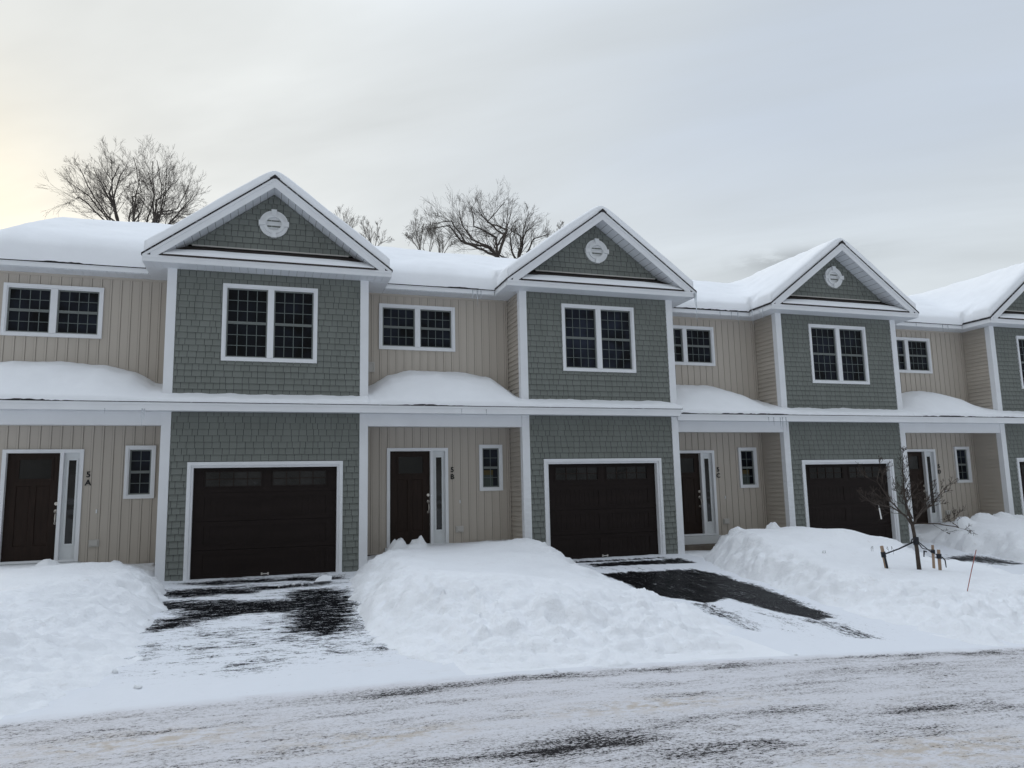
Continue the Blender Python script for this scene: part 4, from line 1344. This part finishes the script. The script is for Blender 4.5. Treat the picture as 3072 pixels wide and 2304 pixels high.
for i, (bx, tops) in enumerate(((800, [(740, 440), (810, 430), (700, 600), (850, 480)]), (905, [(890, 430), (950, 460), (860, 520)]), (1030, [(960, 430), (1040, 420), (1110, 500), (1150, 560)]))):
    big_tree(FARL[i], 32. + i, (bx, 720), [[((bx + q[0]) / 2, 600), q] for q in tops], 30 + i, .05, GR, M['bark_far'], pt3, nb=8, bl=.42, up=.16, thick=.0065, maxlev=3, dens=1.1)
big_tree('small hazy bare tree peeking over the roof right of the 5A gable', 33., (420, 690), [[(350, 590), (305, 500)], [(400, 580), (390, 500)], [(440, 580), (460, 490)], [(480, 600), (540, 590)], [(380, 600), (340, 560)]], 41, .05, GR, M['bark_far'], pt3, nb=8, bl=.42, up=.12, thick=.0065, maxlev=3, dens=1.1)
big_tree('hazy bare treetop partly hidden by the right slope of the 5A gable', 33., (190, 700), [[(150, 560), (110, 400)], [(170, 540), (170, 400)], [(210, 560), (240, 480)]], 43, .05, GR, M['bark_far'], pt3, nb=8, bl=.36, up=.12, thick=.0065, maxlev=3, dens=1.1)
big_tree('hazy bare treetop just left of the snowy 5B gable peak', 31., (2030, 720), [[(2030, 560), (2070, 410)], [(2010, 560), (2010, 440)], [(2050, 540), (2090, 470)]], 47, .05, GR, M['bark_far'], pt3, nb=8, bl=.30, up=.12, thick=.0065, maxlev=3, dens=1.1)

# sapling in the lawn
rnd = random.Random(77)
SX, SY = 12.52, -5.5
T, W = MB(), MB()
S = lambda x, z, dy=0.: (x, SY + dy, z)
T.tube([S(12.70, -.15), S(12.70, .10), S(12.69, .45), S(12.66, .70), S(12.64, .86)], [.042, .038, .033, .030, .030], 8)
kw = dict(wob=.13, up=.07, thick=.0038, dens=.98, ang=(24, 50))
for pts, r0, nb in (([S(12.64, .84), S(12.60, 1.15, .05), S(12.545, 1.55, .02), S(12.58, 2.02)], .022, 13),
                    ([S(12.63, .84), S(12.40, 1.02, -.1), S(12.12, 1.16, -.1), S(11.86, 1.22), S(11.63, 1.36)], .018, 12),
                    ([S(12.66, .84), S(12.95, 1.02, .1), S(13.25, 1.18, .1), S(13.50, 1.50)], .018, 12),
                    ([S(12.66, .86), S(12.72, 1.15, -.2), S(12.95, 1.55, -.3)], .015, 9),
                    ([S(12.62, .90), S(12.45, 1.25, .25), S(12.25, 1.62, .3), S(12.06, 1.85)], .015, 10),
                    ([S(12.68, .86), S(13.0, .86, -.2), S(13.35, .78, -.3), S(13.55, .84)], .012, 7),
                    ([S(12.66, .95), S(12.85, 1.2, .3), S(13.2, 1.45, .4)], .013, 8),
                    ([S(12.55, 1.0), S(12.25, 1.25, -.3), S(12.0, 1.40, -.4)], .013, 8)):
    stem(T, W, pts, r0, .005, 3, rnd, nb=max(6, nb - 2), bl=.32, **kw)
finish_tree('young bare sapling tied to wooden stakes in the snowy lawn', (12.70, SY, .05), T, W, M['bark_sap'], None, 'sapling', 'sapling')
# stakes, straps, tag
def stake(label, p0, p1, r=.030):
    mb = MB(); a, b = Vector(p0), Vector(p1); d = (b - a).normalized()
    mb.tube([a - d * .25 - a + a, b], [r, r], 4); me = mb.mesh('wooden_stake', [M['stake']])
    return tag(link('wooden_stake', me), label, 'stake', 'stakes around the sapling')
stake('leaning wooden stake left of the sapling trunk', S(12.10, .08, .1), S(12.03, .50, .1))
stake('upright wooden stake right of the sapling, the one farther back', S(13.40, .02, .35), S(13.42, .44, .35), .026)
stake('upright wooden stake right of the sapling, the taller one in front', S(13.00, -.08, -.15), S(13.01, .41, -.15))
mb = MB(); mb.tube([S(12.69, .565), S(12.35, .44, .05), S(12.05, .36, .08)], [.016, .013, .013], 5)
mb.tube([S(12.69, .50), S(12.69, .63)], [.048, .046], 10); mb.tube([S(12.66, .62, -.03), S(12.56, .60, -.05), S(12.52, .54, -.05)], [.012, .012, .008], 5)
mb.tube([S(12.06, .31, .1), S(12.05, .40, .1)], [.042, .042], 8); mb.tube([S(12.04, .33, .06), S(12.07, .16, .06), S(12.08, .06, .06)], [.018, .02, .016], 5)
tag(link('tree_strap', mb.mesh('tree_strap', [M['strap']])), 'black strap running from the sapling trunk down to the left stake', 'strap')
mb = MB(); mb.tube([S(12.71, .56), S(12.92, .42, .1), S(13.41, .34, .33)], [.009, .008, .008], 5); mb.tube([S(12.71, .54, -.04), S(12.88, .38, -.1), S(13.0, .31, -.15)], [.009, .008, .008], 5)
mb.tube([S(13.005, .26, -.15), S(13.008, .34, -.15)], [.042, .042], 8); mb.tube([S(13.41, .30, .35), S(13.415, .36, .35)], [.038, .038], 8)
mb.tube([S(13.0, .36, .1), S(12.90, .38, .05), S(12.885, .28, .05)], [.014, .014, .010], 5); mb.tube([S(13.03, .29, -.19), S(13.08, .23, -.2), S(13.09, .11, -.2)], [.010, .011, .008], 5)
tag(link('tree_strap', mb.mesh('tree_strap', [M['strap']])), 'pair of thin black straps from the sapling to the two right stakes', 'strap')
mb = MB(); mb.box(-.012, .012, -.002, .002, -.19, .0); mb.tube([(0, 0, 0), (0, 0, .05)], [.002, .002], 4)
o = link('plant_tag', mb.mesh('plant_tag', [M['tag']]), None, S(11.90, 1.15, -.06)); o.rotation_euler = (0, R(-8), 0)
tag(o, 'white strip tag hanging from the left branch of the sapling', 'plant tag')
mb = MB(); mb.tube([(11.93, -7., -.40), (12.0, -7., -.16), (12.16, -7., .22)], [.0065] * 3, 6); mb.tube([(12.16, -7., .22), (12.30, -7., .53)], [.007, .0065], 6)
tag(link('driveway_marker', mb.mesh('driveway_marker', [M['marker']])), 'thin red driveway marker rod leaning in the snow at the right', 'marker rod')
for i, (x, y) in enumerate(((11.75, -4.35), (13.1, -4.05), (13.3, -4.3))):
    mb = MB(); rn = random.Random(50 + i); z = .25
    for k in range(2):
        xx = x + rn.uniform(-.06, .06); tx = xx + rn.uniform(-.05, .05); h = z + rn.uniform(.09, .13)
        mb.tube([(xx, y, z - .1), (xx, y, z + .05), (tx, y, h)], [.0026, .0024, .002], 4)
        for q in range(3):
            zz = z + .06 + q * .02; mb.tube([(tx, y, zz), (tx + rn.choice((-1, 1)) * .012, y, zz + .012)], [.005, .004], 4)
    tag(link('dead_weed', mb.mesh('dead_weed', [M['weed']])), ['dry weed stalks poking from the bank, farthest left of the sapling', 'dry weed stalks poking from the snow behind the left stake', 'smallest dry weed stalks in the snow nearest the left stake'][i], 'weed', 'dead weeds in the snow')

# ------------------------------------------------------------------ world: overcast winter sky, dawn glow behind the left end of the row
w = bpy.data.worlds.new('World'); sc.world = w; w.use_nodes = True
nt = NT(w.node_tree)
out = nt.n('ShaderNodeOutputWorld')
sky = nt.n('ShaderNodeTexSky'); sky.sky_type = 'NISHITA'; sky.sun_disc = False
SUN_EL, SUN_AZ = R(9), R(-24)          # azimuth measured from +y towards +x
sky.sun_elevation = SUN_EL; sky.sun_rotation = SUN_AZ
sky.air_density = 1.2; sky.dust_density = 2.5
bg1 = nt.n('ShaderNodeBackground'); bg1.inputs[1].default_value = .08
nt.set(bg1.inputs[0], sky.outputs[0])
dirn = nt.vmath('NORMALIZE', nt.n('ShaderNodeTexCoord').outputs['Generated'])
sep = nt.n('ShaderNodeSeparateXYZ'); nt.set(sep.inputs[0], dirn)
dx, dy, dz = sep.outputs
gd = nt.vmath('DOT_PRODUCT', dirn, (-.330, .895, .300))
gpos = nt.math('MAXIMUM', gd, 0.)
broad = nt.math('POWER', gpos, 5.)
tight = nt.math('POWER', gpos, 120.)
# cloud texture, stretched into faint diagonal streaks
den = nt.math('ADD', nt.math('MAXIMUM', dz, 0.), .22)
comb = nt.n('ShaderNodeCombineXYZ')
nt.set(comb.inputs[0], nt.math('DIVIDE', dx, den)); nt.set(comb.inputs[1], nt.math('DIVIDE', dy, den))
rot = nt.n('ShaderNodeVectorRotate', rotation_type='Z_AXIS'); nt.set(rot.inputs['Vector'], comb.outputs[0]); rot.inputs['Angle'].default_value = R(38)
cn = nt.noise(nt.scale(rot.outputs[0], (.55, 1.9, 1)), 1.1, 5., .55, .3)
cn2 = nt.noise(rot.outputs[0], .7, 3., .5)
blue = nt.math('MULTIPLY', nt.mapr(dx, -.05, .62), nt.mapr(nt.math('ADD', nt.math('MULTIPLY', cn, .5), nt.math('MULTIPLY', cn2, .5)), .36, .60))
blue = nt.math('MULTIPLY', blue, nt.mapr(dz, .26, .42, .25, 1.))
colr = nt.mix(nt.mapr(dx, -.2, .7), c4((.745, .780, .790)), c4((.62, .68, .74)))
colr = nt.mix(nt.math('MULTIPLY', blue, .8), colr, c4((.49, .555, .655)))
hor = nt.mapr(dz, .20, .40, 1., 0.)
colr = nt.mix(nt.math('MULTIPLY', hor, .55), colr, c4((.70, .745, .76)))
colr = nt.mix(nt.math('MULTIPLY', broad, .32), colr, c4((.85, .835, .775)))
colr = nt.mix(nt.math('MULTIPLY', tight, .82), colr, c4((1.03, .95, .76)))
colr = nt.vmath('MULTIPLY', colr, nt.mapr(cn,  .32, .68, .84, 1.09, False))
# small dark scud above the third gable
u_ = nt.vmath('DOT_PRODUCT', dirn, (.7689, -.6394, 0.)); v_ = nt.math('SUBTRACT', dz, .272)
sn = nt.noise(nt.scale(dirn, (20, 20, 60)), 1., 4., .6)
g2 = nt.math('EXPONENT', nt.math('MULTIPLY', nt.math('ADD', nt.math('POWER', nt.math('DIVIDE', u_, .062), 2.), nt.math('POWER', nt.math('DIVIDE', v_, .014), 2.)), -1.))
scud = nt.math('MULTIPLY', g2, nt.mapr(sn, .34, .54))
scud = nt.math('MULTIPLY', scud, nt.mapr(dy, .3, .5))
colr = nt.vmath('MULTIPLY', colr, nt.mapr(scud, 0, 1, 1., .70, False))
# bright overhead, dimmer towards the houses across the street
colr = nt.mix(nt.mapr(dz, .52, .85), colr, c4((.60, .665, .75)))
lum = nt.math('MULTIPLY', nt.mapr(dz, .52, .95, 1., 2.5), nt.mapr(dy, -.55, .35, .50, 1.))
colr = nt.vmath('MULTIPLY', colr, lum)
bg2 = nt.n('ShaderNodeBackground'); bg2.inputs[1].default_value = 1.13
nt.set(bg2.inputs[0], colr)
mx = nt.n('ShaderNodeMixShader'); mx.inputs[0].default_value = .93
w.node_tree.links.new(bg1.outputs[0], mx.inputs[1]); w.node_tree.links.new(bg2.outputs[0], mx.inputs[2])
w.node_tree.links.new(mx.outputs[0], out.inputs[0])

sun = bpy.data.lights.new('sun', 'SUN'); sun.energy = .5; sun.angle = R(14); sun.color = (1., .90, .74)
so = bpy.data.objects.new('sun', sun); col.objects.link(so)
sd = Vector((math.sin(SUN_AZ) * math.cos(SUN_EL), math.cos(SUN_AZ) * math.cos(SUN_EL), math.sin(SUN_EL)))
so.rotation_euler = sd.to_track_quat('Z', 'Y').to_euler(); so.location = (-10, 20, 30)

# ------------------------------------------------------------------ camera
cam = bpy.data.cameras.new('camera'); cam.sensor_width = 36.; cam.lens = 2250.732 / 3072 * 36
cam.clip_start = .1; cam.clip_end = 1500
co = bpy.data.objects.new('camera', cam); col.objects.link(co)
F = Vector((.30922323, .9407191, .13938639)); Rv = Vector((.95072225, -.30927223, -.02186087)); U = Vector((-.0225434, -.13927763, .98999674))
mw = Matrix(((Rv.x, U.x, -F.x, 1.93482), (Rv.y, U.y, -F.y, -15.9611), (Rv.z, U.z, -F.z, 1.59810), (0, 0, 0, 1)))
co.matrix_world = mw
sc.camera = co

sc.render.engine = 'CYCLES'
sc.cycles.max_bounces = 6; sc.cycles.diffuse_bounces = 3; sc.cycles.glossy_bounces = 3; sc.cycles.transmission_bounces = 4
sc.cycles.use_denoising = True
sc.view_settings.view_transform = 'Standard'; sc.view_settings.look = 'None'; sc.view_settings.exposure = 0.; sc.view_settings.gamma = 1.
